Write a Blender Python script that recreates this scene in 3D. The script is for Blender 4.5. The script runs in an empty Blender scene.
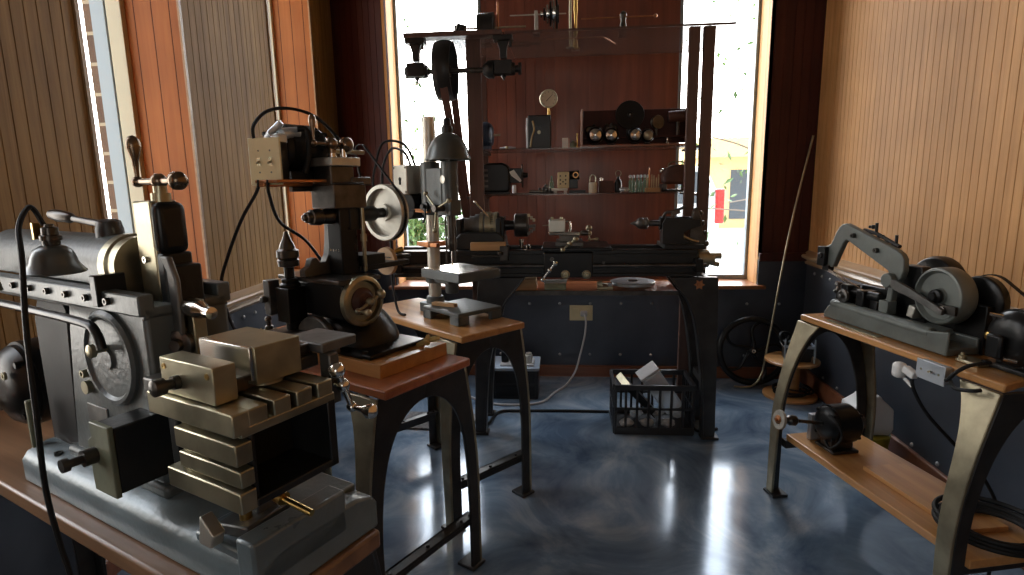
import bpy, bmesh, math, random
from mathutils import Vector, Matrix, Euler
random.seed(7)
PI = math.pi
SC = bpy.context.scene
COL = SC.collection
V = Vector

# ------------------------------------------------------------------ materials
def _nt(name):
    m = bpy.data.materials.new(name); m.use_nodes = True
    nt = m.node_tree; b = nt.nodes['Principled BSDF']
    return m, nt, b

def mat(name, c, rough=.5, metal=0., var=.25, scale=12., bump=.15, c2=None, spec=.5, coat=0., fine=60.):
    m, nt, b = _nt(name); N = nt.nodes.new; L = nt.links.new
    tc = N('ShaderNodeTexCoord')
    n1 = N('ShaderNodeTexNoise'); n1.inputs['Scale'].default_value = scale; n1.inputs['Detail'].default_value = 6
    L(tc.outputs['Object'], n1.inputs['Vector'])
    r = N('ShaderNodeValToRGB')
    c2 = c2 or tuple(x*(1-var) for x in c)
    r.color_ramp.elements[0].position = .35; r.color_ramp.elements[0].color = (*c2, 1)
    r.color_ramp.elements[1].position = .65; r.color_ramp.elements[1].color = (*c, 1)
    L(n1.outputs['Fac'], r.inputs['Fac']); L(r.outputs['Color'], b.inputs['Base Color'])
    mr = N('ShaderNodeMapRange'); mr.inputs['To Min'].default_value = max(.03, rough-.1); mr.inputs['To Max'].default_value = min(1, rough+.12)
    L(n1.outputs['Fac'], mr.inputs['Value']); L(mr.outputs['Result'], b.inputs['Roughness'])
    if bump:
        n2 = N('ShaderNodeTexNoise'); n2.inputs['Scale'].default_value = fine; n2.inputs['Detail'].default_value = 3
        L(tc.outputs['Object'], n2.inputs['Vector'])
        bp = N('ShaderNodeBump'); bp.inputs['Strength'].default_value = bump; bp.inputs['Distance'].default_value = .004
        L(n2.outputs['Fac'], bp.inputs['Height']); L(bp.outputs['Normal'], b.inputs['Normal'])
    b.inputs['Metallic'].default_value = metal
    b.inputs['Specular IOR Level'].default_value = spec
    b.inputs['Coat Weight'].default_value = coat; b.inputs['Coat Roughness'].default_value = .15
    return m

def wood(name, c1, c2, axis='Z', rough=.4, scale=1., coat=.2, bump=.1, spec=.5):
    m, nt, b = _nt(name); N = nt.nodes.new; L = nt.links.new
    tc = N('ShaderNodeTexCoord'); mp = N('ShaderNodeMapping')
    s = {'X': (1.2, 22, 22), 'Y': (22, 1.2, 22), 'Z': (22, 22, 1.2)}[axis]
    mp.inputs['Scale'].default_value = tuple(x*scale for x in s)
    L(tc.outputs['Object'], mp.inputs['Vector'])
    n = N('ShaderNodeTexNoise'); n.inputs['Scale'].default_value = 1.; n.inputs['Detail'].default_value = 8; n.inputs['Roughness'].default_value = .65; n.inputs['Distortion'].default_value = .6
    L(mp.outputs['Vector'], n.inputs['Vector'])
    r = N('ShaderNodeValToRGB'); e = r.color_ramp.elements
    e[0].position = .3; e[0].color = (*c2, 1); e[1].position = .68; e[1].color = (*c1, 1)
    L(n.outputs['Fac'], r.inputs['Fac'])
    n2 = N('ShaderNodeTexNoise'); n2.inputs['Scale'].default_value = 1.7; n2.inputs['Detail'].default_value = 3
    L(tc.outputs['Object'], n2.inputs['Vector'])
    mx = N('ShaderNodeMix'); mx.data_type = 'RGBA'; mx.blend_type = 'MULTIPLY'
    r2 = N('ShaderNodeValToRGB'); r2.color_ramp.elements[0].color = (.72, .7, .68, 1); r2.color_ramp.elements[1].color = (1, 1, 1, 1)
    r2.color_ramp.elements[0].position = .3; r2.color_ramp.elements[1].position = .7
    L(n2.outputs['Fac'], r2.inputs['Fac'])
    mx.inputs['Factor'].default_value = 1
    L(r.outputs['Color'], mx.inputs['A']); L(r2.outputs['Color'], mx.inputs['B']); L(mx.outputs['Result'], b.inputs['Base Color'])
    bp = N('ShaderNodeBump'); bp.inputs['Strength'].default_value = bump; bp.inputs['Distance'].default_value = .003
    L(n.outputs['Fac'], bp.inputs['Height']); L(bp.outputs['Normal'], b.inputs['Normal'])
    b.inputs['Roughness'].default_value = rough; b.inputs['Specular IOR Level'].default_value = spec
    b.inputs['Coat Weight'].default_value = coat; b.inputs['Coat Roughness'].default_value = .2
    return m

def floor_mat():
    m, nt, b = _nt('metallic_blue_epoxy'); N = nt.nodes.new; L = nt.links.new
    tc = N('ShaderNodeTexCoord')
    n = N('ShaderNodeTexNoise'); n.inputs['Scale'].default_value = 1.8; n.inputs['Detail'].default_value = 10; n.inputs['Roughness'].default_value = .62; n.inputs['Distortion'].default_value = 1.6
    L(tc.outputs['Object'], n.inputs['Vector'])
    r = N('ShaderNodeValToRGB'); e = r.color_ramp.elements
    e[0].position = .32; e[0].color = (.075, .115, .175, 1); e[1].position = .72; e[1].color = (.40, .45, .49, 1)
    x = e.new(.5); x.color = (.17, .235, .31, 1)
    L(n.outputs['Fac'], r.inputs['Fac']); L(r.outputs['Color'], b.inputs['Base Color'])
    n2 = N('ShaderNodeTexNoise'); n2.inputs['Scale'].default_value = 7; n2.inputs['Detail'].default_value = 4
    L(tc.outputs['Object'], n2.inputs['Vector'])
    bp = N('ShaderNodeBump'); bp.inputs['Strength'].default_value = .03; bp.inputs['Distance'].default_value = .02
    L(n2.outputs['Fac'], bp.inputs['Height']); L(bp.outputs['Normal'], b.inputs['Normal'])
    mr = N('ShaderNodeMapRange'); mr.inputs['To Min'].default_value = .07; mr.inputs['To Max'].default_value = .2
    L(n2.outputs['Fac'], mr.inputs['Value']); L(mr.outputs['Result'], b.inputs['Roughness'])
    b.inputs['Metallic'].default_value = .15
    return m

def glass_mat(name, c, alpha):
    m, nt, b = _nt(name)
    b.inputs['Base Color'].default_value = (*c, 1); b.inputs['Roughness'].default_value = .12
    b.inputs['Alpha'].default_value = alpha; b.inputs['IOR'].default_value = 1.45
    return m

def brick_mat():
    m, nt, b = _nt('brown_brick'); N = nt.nodes.new; L = nt.links.new
    tc = N('ShaderNodeTexCoord'); mp = N('ShaderNodeMapping'); mp.inputs['Rotation'].default_value = (PI/2, 0, 0)
    bt = N('ShaderNodeTexBrick'); bt.inputs['Scale'].default_value = 1.
    bt.inputs['Brick Width'].default_value = .42; bt.inputs['Row Height'].default_value = .135; bt.inputs['Mortar Size'].default_value = .008
    bt.inputs['Color1'].default_value = (.12, .068, .04, 1); bt.inputs['Color2'].default_value = (.08, .045, .028, 1); bt.inputs['Mortar'].default_value = (.34, .28, .19, 1)
    L(tc.outputs['Object'], mp.inputs['Vector']); L(mp.outputs['Vector'], bt.inputs['Vector']); L(bt.outputs['Color'], b.inputs['Base Color'])
    b.inputs['Roughness'].default_value = .9
    return m

M = {}
M['floor'] = floor_mat()
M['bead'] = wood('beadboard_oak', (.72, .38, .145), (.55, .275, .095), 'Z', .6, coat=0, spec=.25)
M['bead_shaded'] = wood('beadboard_oak_shaded', (.45, .262, .085), (.23, .122, .036), 'Z', .6, coat=0, spec=.25)  # same oak darkened: the left wall's dimmer light is put into the colour
M['redwood'] = wood('red_stained_wood', (.47, .17, .045), (.34, .11, .028), 'Z', .55, scale=.8, coat=0, spec=.3)
M['mahogany'] = wood('mahogany_panel', (.085, .022, .014), (.045, .012, .009), 'Z', .55, scale=.7, coat=0, spec=.25)
M['panel_red'] = wood('red_brown_plywood', (.27, .085, .048), (.14, .042, .027), 'Z', .4, scale=.55, coat=.2)
M['rail'] = wood('rail_wood_y', (.50, .33, .18), (.36, .22, .11), 'Y', .35, coat=.4)
M['rail_x'] = wood('sill_wood_x', (.40, .16, .06), (.27, .10, .04), 'X', .35, coat=.4)
M['base_wood'] = wood('skirting_wood', (.28, .10, .045), (.18, .06, .025), 'X', .45)
M['bench_oak'] = wood('bench_oak', (.70, .37, .135), (.48, .22, .07), 'X', .35, coat=.3)
M['bench_red'] = wood('bench_mahogany', (.56, .20, .075), (.36, .11, .04), 'X', .35, coat=.3)
M['bench_walnut'] = wood('bench_walnut', (.30, .17, .09), (.17, .09, .045), 'X', .42, coat=.2)
M['pine'] = wood('pine_block', (.62, .38, .18), (.45, .25, .10), 'X', .55, coat=0)
M['steel_panel'] = mat('wainscot_steel', (.085, .095, .115), .38, .6, .3, 3, .05)
M['bolt'] = mat('bolt_zinc', (.5, .5, .5), .3, 1., .2)
M['leg'] = mat('leg_bare_cast_iron', (.40, .35, .235), .36, .7, .35, 14, .12)
M['leg_dark'] = mat('leg_dark_and_shaded_iron', (.05, .05, .05), .4, .4, .4, 10, .15)
M['paint_grey'] = mat('shaper_grey_paint', (.10, .115, .115), .38, .1, .3, 8, .25, fine=90)
M['paint_dark'] = mat('dark_machine_paint', (.017, .018, .018), .36, .1, .4, 10, .2, spec=.4)
M['paint_base'] = mat('casting_paint_sky_tint', (.16, .20, .215), .3, .15, .3, 7, .2, fine=90)  # shaper grey lightened and blued, sky reflection put into the colour
M['paint_green'] = mat('saw_green_grey_paint', (.15, .165, .15), .42, .15, .3, 10, .2)
M['disc_olive'] = mat('olive_cover_paint', (.16, .17, .11), .5, .1, .3, 14, .25)
M['black'] = mat('black_enamel', (.009, .009, .009), .3, 0., .4, 10, .06, spec=.32)
M['iron'] = mat('cast_iron_grey', (.16, .155, .145), .45, .7, .35, 18, .25)
M['steel'] = mat('worn_steel', (.46, .42, .29), .33, .9, .35, 16, .08)
M['bright'] = mat('bright_steel', (.72, .69, .63), .18, 1., .2, 10, .03)
M['dirty_alu'] = mat('dull_aluminium', (.62, .60, .53), .42, .85, .25, 9, .1)
M['darksteel'] = mat('oily_dark_steel', (.11, .10, .09), .32, .9, .4, 20, .1)
M['brass'] = mat('brass', (.62, .42, .14), .3, 1., .3)
M['cream'] = mat('cream_switch_plate', (.80, .70, .42), .5, 0., .12, 8, .03)
M['white'] = mat('white_plastic', (.75, .75, .73), .45, 0., .08, 8, .02)
M['white_steel'] = mat('galvanised_plate', (.58, .62, .66), .35, .6, .15, 8, .03)
M['rubber'] = mat('black_rubber', (.010, .010, .010), .55, 0., .3, 10, .05, spec=.25)
M['leather'] = mat('brown_leather_belt', (.12, .05, .035), .6, 0., .4, 10, .1)
M['rag'] = mat('yellow_cloth', (.66, .50, .20), .9, 0., .3, 20, .3)
M['matt'] = mat('grey_doormat', (.18, .17, .16), .98, 0., .5, 60, .8, fine=200)
M['crate'] = mat('black_crate_plastic', (.018, .018, .02), .4, 0., .2)
M['clear'] = glass_mat('clear_bottle_plastic', (.85, .9, .92), .35)
M['paper'] = mat('grey_paper', (.55, .53, .5), .8, 0., .2, 20)
M['smoke_glass'] = glass_mat('smoked_glass_shelf', (.12, .075, .06), .55)
M['green_glass'] = glass_mat('green_glass', (.25, .4, .3), .55)
M['win_glass'] = glass_mat('window_glass', (.95, .97, .98), .04)
M['frame_blue'] = mat('anodised_window_frame', (.24, .29, .32), .4, .2, .06, 3, .02)
M['frame_cream'] = mat('cream_window_frame', (.46, .43, .31), .5, 0., .06, 3, .02)
M['upright'] = wood('shelf_upright_wood', (.13, .065, .05), (.08, .04, .03), 'Z', .5, coat=.1)
M['plaster'] = mat('ceiling_paint', (.16, .14, .12), .9, 0., .08)
M['brick'] = brick_mat()
M['cord'] = mat('grey_cord', (.55, .55, .55), .5, 0., .1)
M['blue_tub'] = mat('pale_blue_plastic', (.35, .42, .5), .5, 0., .1)
M['asphalt'] = mat('pale_paving', (.55, .54, .5), .9, 0., .2, 2)
M['leaves'] = mat('green_leaves', (.13, .24, .05), .6, 0., .6, 3, c2=(.03, .09, .02))
M['bark'] = mat('bark', (.2, .16, .12), .9)
M['stucco'] = mat('yellow_stucco', (.75, .55, .28), .9, 0., .1)
M['carwhite'] = mat('silver_car_paint', (.6, .66, .7), .25, .3, .05, coat=.6)
M['tail'] = mat('red_tail_light', (.6, .02, .02), .25, 0., .1)
M['dark_glass'] = mat('dark_car_glass', (.05, .07, .09), .1, 0., .1, bump=0)
M['bronze'] = mat('dark_bronze', (.26, .19, .13), .28, .95, .3, 12, .05)
M['copper'] = mat('copper', (.55, .25, .12), .35, 1., .3)
M['blue_paint'] = mat('dark_blue_motor_paint', (.03, .05, .09), .35, .1, .3)
M['dial'] = mat('ivory_dial', (.8, .76, .62), .4, 0., .05, bump=0)
M['yellow'] = mat('yellow_plastic', (.5, .42, .03), .5)
M['lamp_enamel'] = mat('lamp_shade_enamel', (.10, .11, .105), .3, .3, .3, 10, .1)
M['stone'] = mat('grinding_stone', (.42, .39, .33), .9, 0., .2, 60, .5)
M['bulb'] = mat('frosted_bulb', (.8, .8, .75), .3, 0., .05)

# ------------------------------------------------------------------ mesh builder
def basis(d):
    d = V(d).normalized(); a = V((0, 0, 1)) if abs(d.z) < .9 else V((1, 0, 0))
    x = a.cross(d).normalized(); y = d.cross(x); return x, y, d

class MB:
    def __init__(s): s.bm = bmesh.new()
    def box(s, x0, x1, y0, y1, z0, z1, rot=None, piv=None):
        vs = [V((x, y, z)) for x in (x0, x1) for y in (y0, y1) for z in (z0, z1)]
        if rot:
            p = V(piv) if piv else V(((x0+x1)/2, (y0+y1)/2, (z0+z1)/2)); R = Euler(rot).to_matrix()
            vs = [R @ (v-p) + p for v in vs]
        v = [s.bm.verts.new(q) for q in vs]
        for f in ((0, 1, 3, 2), (4, 6, 7, 5), (0, 4, 5, 1), (2, 3, 7, 6), (0, 2, 6, 4), (1, 5, 7, 3)):
            s.bm.faces.new([v[i] for i in f])
        return s
    def rings(s, rs, cap0=True, cap1=True, closed=False):
        R = [[s.bm.verts.new(p) for p in r] for r in rs]
        n = len(R[0]); m = len(R)
        for i in range(m if closed else m-1):
            A = R[i]; B = R[(i+1) % m]
            for j in range(n):
                k = (j+1) % n
                s.bm.faces.new((A[j], A[k], B[k], B[j]))
        if not closed:
            if cap0: s.bm.faces.new(list(reversed(R[0])))
            if cap1: s.bm.faces.new(R[-1])
        return s
    def lathe(s, o, d, prof, seg=28, cap0=True, cap1=True):
        x, y, z = basis(d); o = V(o); rs = []
        for t, r in prof:
            r = max(r, .0004)
            rs.append([o + z*t + x*(r*math.cos(2*PI*k/seg)) + y*(r*math.sin(2*PI*k/seg)) for k in range(seg)])
        return s.rings(rs, cap0, cap1)
    def cyl(s, p0, p1, r0, r1=None, seg=24):
        p0 = V(p0); p1 = V(p1); d = p1-p0
        return s.lathe(p0, d, [(0, r0), (d.length, r0 if r1 is None else r1)], seg)
    def ball(s, c, r, seg=18, sq=(1, 1, 1)):
        c = V(c); n = seg//2; rs = []
        for i in range(1, n):
            a = PI*i/n
            rs.append([c + V((r*math.sin(a)*math.cos(2*PI*k/seg)*sq[0], r*math.sin(a)*math.sin(2*PI*k/seg)*sq[1], -r*math.cos(a)*sq[2])) for k in range(seg)])
        return s.rings(rs)
    def tube(s, pts, r, seg=10, closed=False, smooth=0):
        P = [V(p) for p in pts]
        if smooth: P = spline(P, smooth, closed)
        n = len(P); rs = []; up = None
        for i in range(n):
            if closed: t = (P[(i+1) % n]-P[i-1]).normalized()
            else: t = (P[min(i+1, n-1)]-P[max(i-1, 0)]).normalized()
            if up is None: x, y, _ = basis(t)
            else:
                x = (up - t*up.dot(t)); x = x.normalized() if x.length > 1e-6 else basis(t)[0]; y = t.cross(x)
            up = x; rr = r[i*(len(r)-1)//max(1, n-1)] if isinstance(r, (list, tuple)) else r
            rs.append([P[i] + x*(rr*math.cos(2*PI*k/seg)) + y*(rr*math.sin(2*PI*k/seg)) for k in range(seg)])
        return s.rings(rs, closed=closed)
    def prism(s, poly, plane, a, b):
        def q(u, v, w):
            return {'xz': (u, w, v), 'xy': (u, v, w), 'yz': (w, u, v)}[plane]
        A = [s.bm.verts.new(q(u, v, a)) for u, v in poly]; B = [s.bm.verts.new(q(u, v, b)) for u, v in poly]
        n = len(poly)
        s.bm.faces.new(A); s.bm.faces.new(list(reversed(B)))
        for i in range(n):
            j = (i+1) % n; s.bm.faces.new((A[i], B[i], B[j], A[j]))
        return s
    def torus(s, c, d, R, r, seg=36, seg2=10, sx=1., sy=1.):
        x, y, z = basis(d); c = V(c)
        pts = [c + x*(R*sx*math.cos(2*PI*k/seg)) + y*(R*sy*math.sin(2*PI*k/seg)) for k in range(seg)]
        return s.tube(pts, r, seg2, closed=True)
    def ringplate(s, c, d, r0, r1, t, seg=36):
        x, y, z = basis(d); c = V(c); rs = []
        for rr, tt in ((r0, 0), (r1, 0), (r1, t), (r0, t)):
            rs.append([c + z*tt + x*(rr*math.cos(2*PI*k/seg)) + y*(rr*math.sin(2*PI*k/seg)) for k in range(seg)])
        return s.rings(rs, closed=True)
    def build(s, name, m, parent=None, bev=0., ang=38, sub=0, seg=2):
        bm = s.bm
        bmesh.ops.recalc_face_normals(bm, faces=bm.faces)
        for f in bm.faces: f.smooth = True
        A = math.radians(ang)
        for e in bm.edges:
            if len(e.link_faces) == 2 and e.calc_face_angle(0) > A: e.smooth = False
        me = bpy.data.meshes.new(name); bm.to_mesh(me); bm.free()
        me.materials.append(M[m] if isinstance(m, str) else m)
        o = bpy.data.objects.new(name, me); COL.objects.link(o)
        if parent: o.parent = parent
        if bev:
            b = o.modifiers.new('bevel', 'BEVEL'); b.width = bev; b.segments = seg; b.limit_method = 'ANGLE'; b.angle_limit = math.radians(40); b.harden_normals = False
        if sub:
            b = o.modifiers.new('sub', 'SUBSURF'); b.levels = b.render_levels = sub
        return o

def spline(P, k, closed=False):
    out = []; n = len(P)
    for i in range(n if closed else n-1):
        p0 = P[i-1] if (i > 0 or closed) else P[0]; p1 = P[i]; p2 = P[(i+1) % n]; p3 = P[(i+2) % n] if (closed or i+2 < n) else P[-1]
        for j in range(k):
            t = j/k
            out.append(.5*((2*p1) + (-p0+p2)*t + (2*p0-5*p1+4*p2-p3)*t*t + (-p0+3*p1-3*p2+p3)*t**3))
    if not closed: out.append(P[-1])
    return out

def thing(name, label, cat, loc=(0, 0, 0), rz=0, group=None):
    o = bpy.data.objects.new(name, None); COL.objects.link(o); o.empty_display_size = .05
    o.location = loc; o.rotation_euler = (0, 0, rz); o['label'] = label; o['category'] = cat
    if group: o['group'] = group
    return o
def tag(o, label, cat, group=None, loc=None, rz=None):
    o['label'] = label; o['category'] = cat
    if group: o['group'] = group
    if loc: o.location = loc
    if rz is not None: o.rotation_euler = (0, 0, rz)
    return o
def struct(o): o['kind'] = 'structure'; return o
def lab(o, l): o['label'] = l; return o
def copy_tree(o, parent=None):
    c = o.copy(); COL.objects.link(c)
    if parent: c.parent = parent
    for ch in list(o.children): copy_tree(ch, c)
    return c

# ------------------------------------------------------------------ camera (solved from the vanishing points of the room)
F = 580.
cam = bpy.data.cameras.new('camera'); co = bpy.data.objects.new('camera', cam); COL.objects.link(co)
fy = V((51., 105.5, F)).normalized(); yv = (F*F+51.*55.)/105.5
up = -V((55., -yv, F)).normalized()
rx = up.cross(fy); rx = rx if rx.x > 0 else -rx; rx.normalize()
# columns of camera matrix in world: cam right = (rx.x, fy.x, up.x) etc
Rm = Matrix(((rx.x, rx.y, -rx.z), (fy.x, fy.y, -fy.z), (up.x, up.y, -up.z)))
co.matrix_world = Matrix.Translation((0, 0, 1.45)) @ Rm.to_4x4()
cam.sensor_width = 36; cam.lens = F/1024*36; cam.clip_start = .02; cam.clip_end = 200
SC.camera = co
# ------------------------------------------------------------------ room shell
def bead(a, b, n, z0, z1, pitch, name, m, parent=None, thick=.02, groove=.0035, gw=.0045):
    """vertical boards with V grooves from a to b (plan points); n = normal pointing into the room"""
    a = V((a[0], a[1])); b = V((b[0], b[1])); n = V((n[0], n[1])); d = (b-a); Ln = d.length; d.normalize()
    pts = [(0, 0)]; s = pitch/2
    while s < Ln-gw:
        pts += [(s-gw/2, 0), (s-gw/5, -groove), (s+gw/5, -groove), (s+gw/2, 0)]
        s += pitch
    pts.append((Ln, 0)); pts += [(Ln, -thick), (0, -thick)]
    poly = [tuple(a + d*u + n*w) for u, w in pts]
    mb = MB(); mb.prism(poly, 'xy', z0, z1)
    return struct(mb.build(name, m, parent, ang=25))

CH = 3.3; RZ = .90
o = struct(MB().box(-2.15, 1.75, -2.65, 4.55, -.06, 0).build('floor', 'floor'))
struct(MB().box(-2.15, 1.95, -2.65, 4.75, CH, CH+.06).build('ceiling', 'plaster'))

def bolts(name, parent, pts, n, r=.011):
    mb = MB()
    for p in pts: mb.lathe(p, n, [(0, r), (.004, r*.95), (.008, r*.6), (.009, r*.1)], 10, cap0=False)
    return struct(mb.build(name, 'bolt', parent))

# right wall
wr = bead((1.73, -2.6), (1.73, 4.25), (-1, 0), RZ, CH, .05, 'wall_right', 'bead')
struct(MB().box(1.752, 1.9, -2.65, 4.5, 0, CH).build('wall_core', 'plaster', wr))
struct(MB().box(1.722, 1.735, -2.6, 4.25, 0, RZ-.04).build('wainscot_panel', 'steel_panel', wr))
rl = [(1.735, RZ-.055), (1.712, RZ-.05), (1.705, RZ-.035), (1.712, RZ-.02), (1.695, RZ-.01), (1.675, RZ), (1.672, RZ+.014), (1.68, RZ+.022), (1.70, RZ+.024), (1.735, RZ+.05)]
struct(MB().prism(rl, 'xz', -2.6, 4.25).build('chair_rail', 'rail', wr))
bolts('wainscot_bolts', wr, [(1.722, 4.1-.118*k, .80) for k in range(48)] + [(1.722, 4.05-.20*k, .14) for k in range(30)], (-1, 0, 0))
struct(MB().box(1.70, 1.725, -2.6, 4.25, 0, .12).build('baseboard_right', 'base_wood', None, bev=.008))

# back wall with its wide recess
BX0, BX1, BY, GY, SZ = -1.25, 1.39, 4.25, 4.5, .70
wb = bead((BX1, BY), (1.73, BY), (0, -1), RZ, CH, .06, 'wall_back', 'mahogany')
bead((-1.73, 4.5), (BX0, BY), (-.4619, -.8869), RZ, CH, .06, 'wall_panel', 'mahogany', wb)
struct(MB().box(BX1+.02, 1.9, BY+.02, GY+.05, 0, CH).build('wall_core', 'mahogany', wb))
struct(MB().prism([(-2.0, 4.66), (-1.75, 4.535), (BX0-.02, BY+.035), (BX0-.02, GY+.12), (-2.0, 4.8)], 'xy', 0, CH).build('wall_core', 'mahogany', wb))
struct(MB().box(BX0, 1.73, BY-.008, BY+.05, 0, SZ-.03).build('wainscot_panel', 'steel_panel', wb))
struct(MB().prism([(-1.74, 4.49), (BX0, BY-.008), (BX0, BY+.03), (-1.74, 4.54)], 'xy', 0, RZ-.02).build('wainscot_panel', 'steel_panel', wb))
struct(MB().prism([(-1.74, 4.485), (BX0, BY-.03), (BX0, BY+.01), (-1.74, 4.51)], 'xy', RZ-.03, RZ+.03).build('chair_rail', 'mahogany', wb))
for x0, x1 in ((BX1, 1.73),):
    struct(MB().box(x0, x1, BY-.008, BY+.02, SZ-.03, RZ-.02).build('wainscot_panel', 'steel_panel', wb))
    struct(MB().box(x0, x1, BY-.03, BY, RZ-.03, RZ+.03).build('chair_rail', 'mahogany', wb, bev=.008))
bolts('wainscot_bolts', wb, [(-1.15+.225*k, BY-.008, .17) for k in range(13)] + [(-1.15+.225*k, BY-.008, .56) for k in range(13)], (0, -1, 0))
struct(MB().box(BX0, 1.73, BY-.035, BY, 0, .085).build('baseboard_back', 'base_wood', None, bev=.008))
struct(MB().box(BX0-.06, BX1+.05, BY-.05, GY+.02, SZ-.028, SZ).build('trim_1', 'rail_x', None, bev=.006))           # the sill ledge
bead((BX0, BY), (BX0, GY), (1, 0), SZ, CH, .12, 'trim_2', 'bead'); bead((BX1, GY), (BX1, BY), (-1, 0), SZ, CH, .12, 'trim_3', 'bead')
struct(MB().box(-.62, .84, GY+.022, GY+.12, 0, CH).build('wall_core', 'mahogany', wb))
struct(MB().box(-1.3, 1.42, GY-.02, GY+.1, 0, SZ-.03).build('wall_core', 'plaster', wb))
bead((-.60, GY), (-.02, GY), (0, -1), SZ, CH, .072, 'trim_4', 'panel_red', groove=.002, gw=.004)
bead((-.02, GY), (.835, GY), (0, -1), SZ, CH, .43, 'trim_5', 'panel_red', groove=.001, gw=.003)
for k, (x0, x1) in enumerate(((BX0, -.60), (.835, BX1))):
    mb = MB(); fw = .022
    mb.box(x0, x0+fw, GY-.01, GY+.04, SZ, CH).box(x1-fw, x1, GY-.01, GY+.04, SZ, CH).box(x0+fw, x1-fw, GY-.01, GY+.04, SZ, SZ+.035)
    w = struct(mb.build('window_%d' % (k+1), 'frame_blue', None, bev=.003))
    struct(MB().box(x0+fw, x1-fw, GY+.012, GY+.018, SZ+.035, CH).build('pane', 'win_glass', w))

# left wall: piers of beadboard between recessed windows
LX = -1.73; wins = [(3.50, 4.10), (2.07, 2.66), (.64, 1.23), (-.79, -.20), (-2.2, -1.6)]; WT = 3.0
edges = [4.5]; 
for a, b in wins: edges += [b, a]
edges.append(-2.6)
wl = None
for i in range(0, len(edges), 2):
    y1, y0 = edges[i], edges[i+1]
    w = bead((LX, y0), (LX, y1), (1, 0), RZ-.03, CH, .05, 'wall_left' if wl is None else 'wall_panel', 'bead_shaded', wl)
    if wl is None: wl = w
    struct(MB().box(-2.13, LX-.02, y0, y1, 0, CH).build('wall_core', 'mahogany', wl))
    struct(MB().box(-2.19, -2.13, y0, y1, -.2, CH).build('brick_cladding', 'brick', wl))
rl2 = [(-1.735, RZ-.10), (-1.712, RZ-.09), (-1.70, RZ-.075), (-1.712, RZ-.06), (-1.695, RZ-.05), (-1.675, RZ-.04), (-1.672, RZ-.026), (-1.68, RZ-.018), (-1.70, RZ-.016), (-1.735, RZ+.01)]
struct(MB().prism(rl2, 'xz', -2.6, 4.48).build('chair_rail', 'rail', wl))
struct(MB().box(-1.745, -1.722, -2.6, 4.5, 0, RZ-.08).build('wainscot_panel', 'steel_panel', wl))
bolts('wainscot_bolts', wl, [(-1.722, 4.1-.118*k, .76) for k in range(48)], (1, 0, 0))
struct(MB().box(-1.725, -1.70, -2.6, 4.48, 0, .085).build('baseboard_left', 'base_wood', None, bev=.008))
for k, (y0, y1) in enumerate(wins):
    struct(MB().box(-2.19, LX, y0, y1, WT, CH).build('lintel', 'redwood', wl))
    struct(MB().box(-2.19, LX, y0, y1, 0, RZ-.05).build('sill_wall', 'redwood', wl))
    bead((-1.985, y1-.001), (LX+.004, y1-.001), (0, -1), RZ-.05, WT, .085, 'reveal', 'redwood', wl, thick=.012, groove=.003)
    bead((LX+.004, y0+.001), (-1.985, y0+.001), (0, 1), RZ-.05, WT, .085, 'reveal', 'redwood', wl, thick=.012, groove=.003)
    struct(MB().box(LX-.002, LX+.008, y1-.006, y1+.012, RZ-.05, WT).build('corner_bead', 'rail', wl))
    struct(MB().box(LX-.002, LX+.008, y0-.012, y0+.006, RZ-.05, WT).build('corner_bead', 'rail', wl))
    mb = MB(); f = .03
    mb.box(-2.055, -1.985, y1-f, y1, RZ-.05, WT).box(-2.055, -1.985, y0, y0+f, RZ-.05, WT).box(-2.055, -1.985, y0+f, y1-f, RZ-.05, RZ-.01).box(-2.055, -1.985, y0+f, y1-f, WT-.04, WT)
    w = struct(mb.build('window_%d' % (k+3), 'frame_cream', None, bev=.002))
    mb = MB()
    mb.box(-2.13, -2.065, y1-f, y1, RZ-.05, WT).box(-2.13, -2.065, y0, y0+f, RZ-.05, WT).box(-2.13, -2.065, y0+f, y1-f, RZ-.05, RZ-.01)
    struct(mb.build('outer_frame', 'frame_blue', w))
    struct(MB().box(-2.064, -2.058, y0+f, y1-f, RZ-.01, WT-.04).build('pane', 'win_glass', w))
# wall behind the viewer
wf = struct(MB().box(-2.15, -1.3, -2.72, -2.6, 0, CH).box(1.3, 1.9, -2.72, -2.6, 0, CH).box(-1.3, -.5, -2.72, -2.6, 0, CH).box(.6, 1.3, -2.72, -2.6, 0, CH).box(-.5, .6, -2.72, -2.6, 0, .9).box(-.5, .6, -2.72, -2.6, 2.5, CH).build('wall_front', 'mahogany'))
struct(MB().box(-.5, .6, -2.69, -2.68, .9, 2.5).build('window_8', 'win_glass'))  # unseen window added as soft fill on the machine fronts

# wood strip standing low on the left of the back wall is part of the skirting; outlet on the back wall
o = thing('wall_outlet', 'beige electrical outlet on the dark back wall with a grey cord plugged in', 'outlet', (.133, BY-.008, .49))
MB().box(-.085, .085, -.006, 0, -.058, .058).build('cover_plate', 'cream', o, bev=.003)
for sx in (-.04, .04):
    p = MB().box(sx-.022, sx+.022, -.010, -.005, -.032, .032).build('socket', 'cream', o, bev=.004)
MB().box(-.005, .045, -.045, -.01, -.02, .02).build('plug', 'cord', o, bev=.008)
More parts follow.
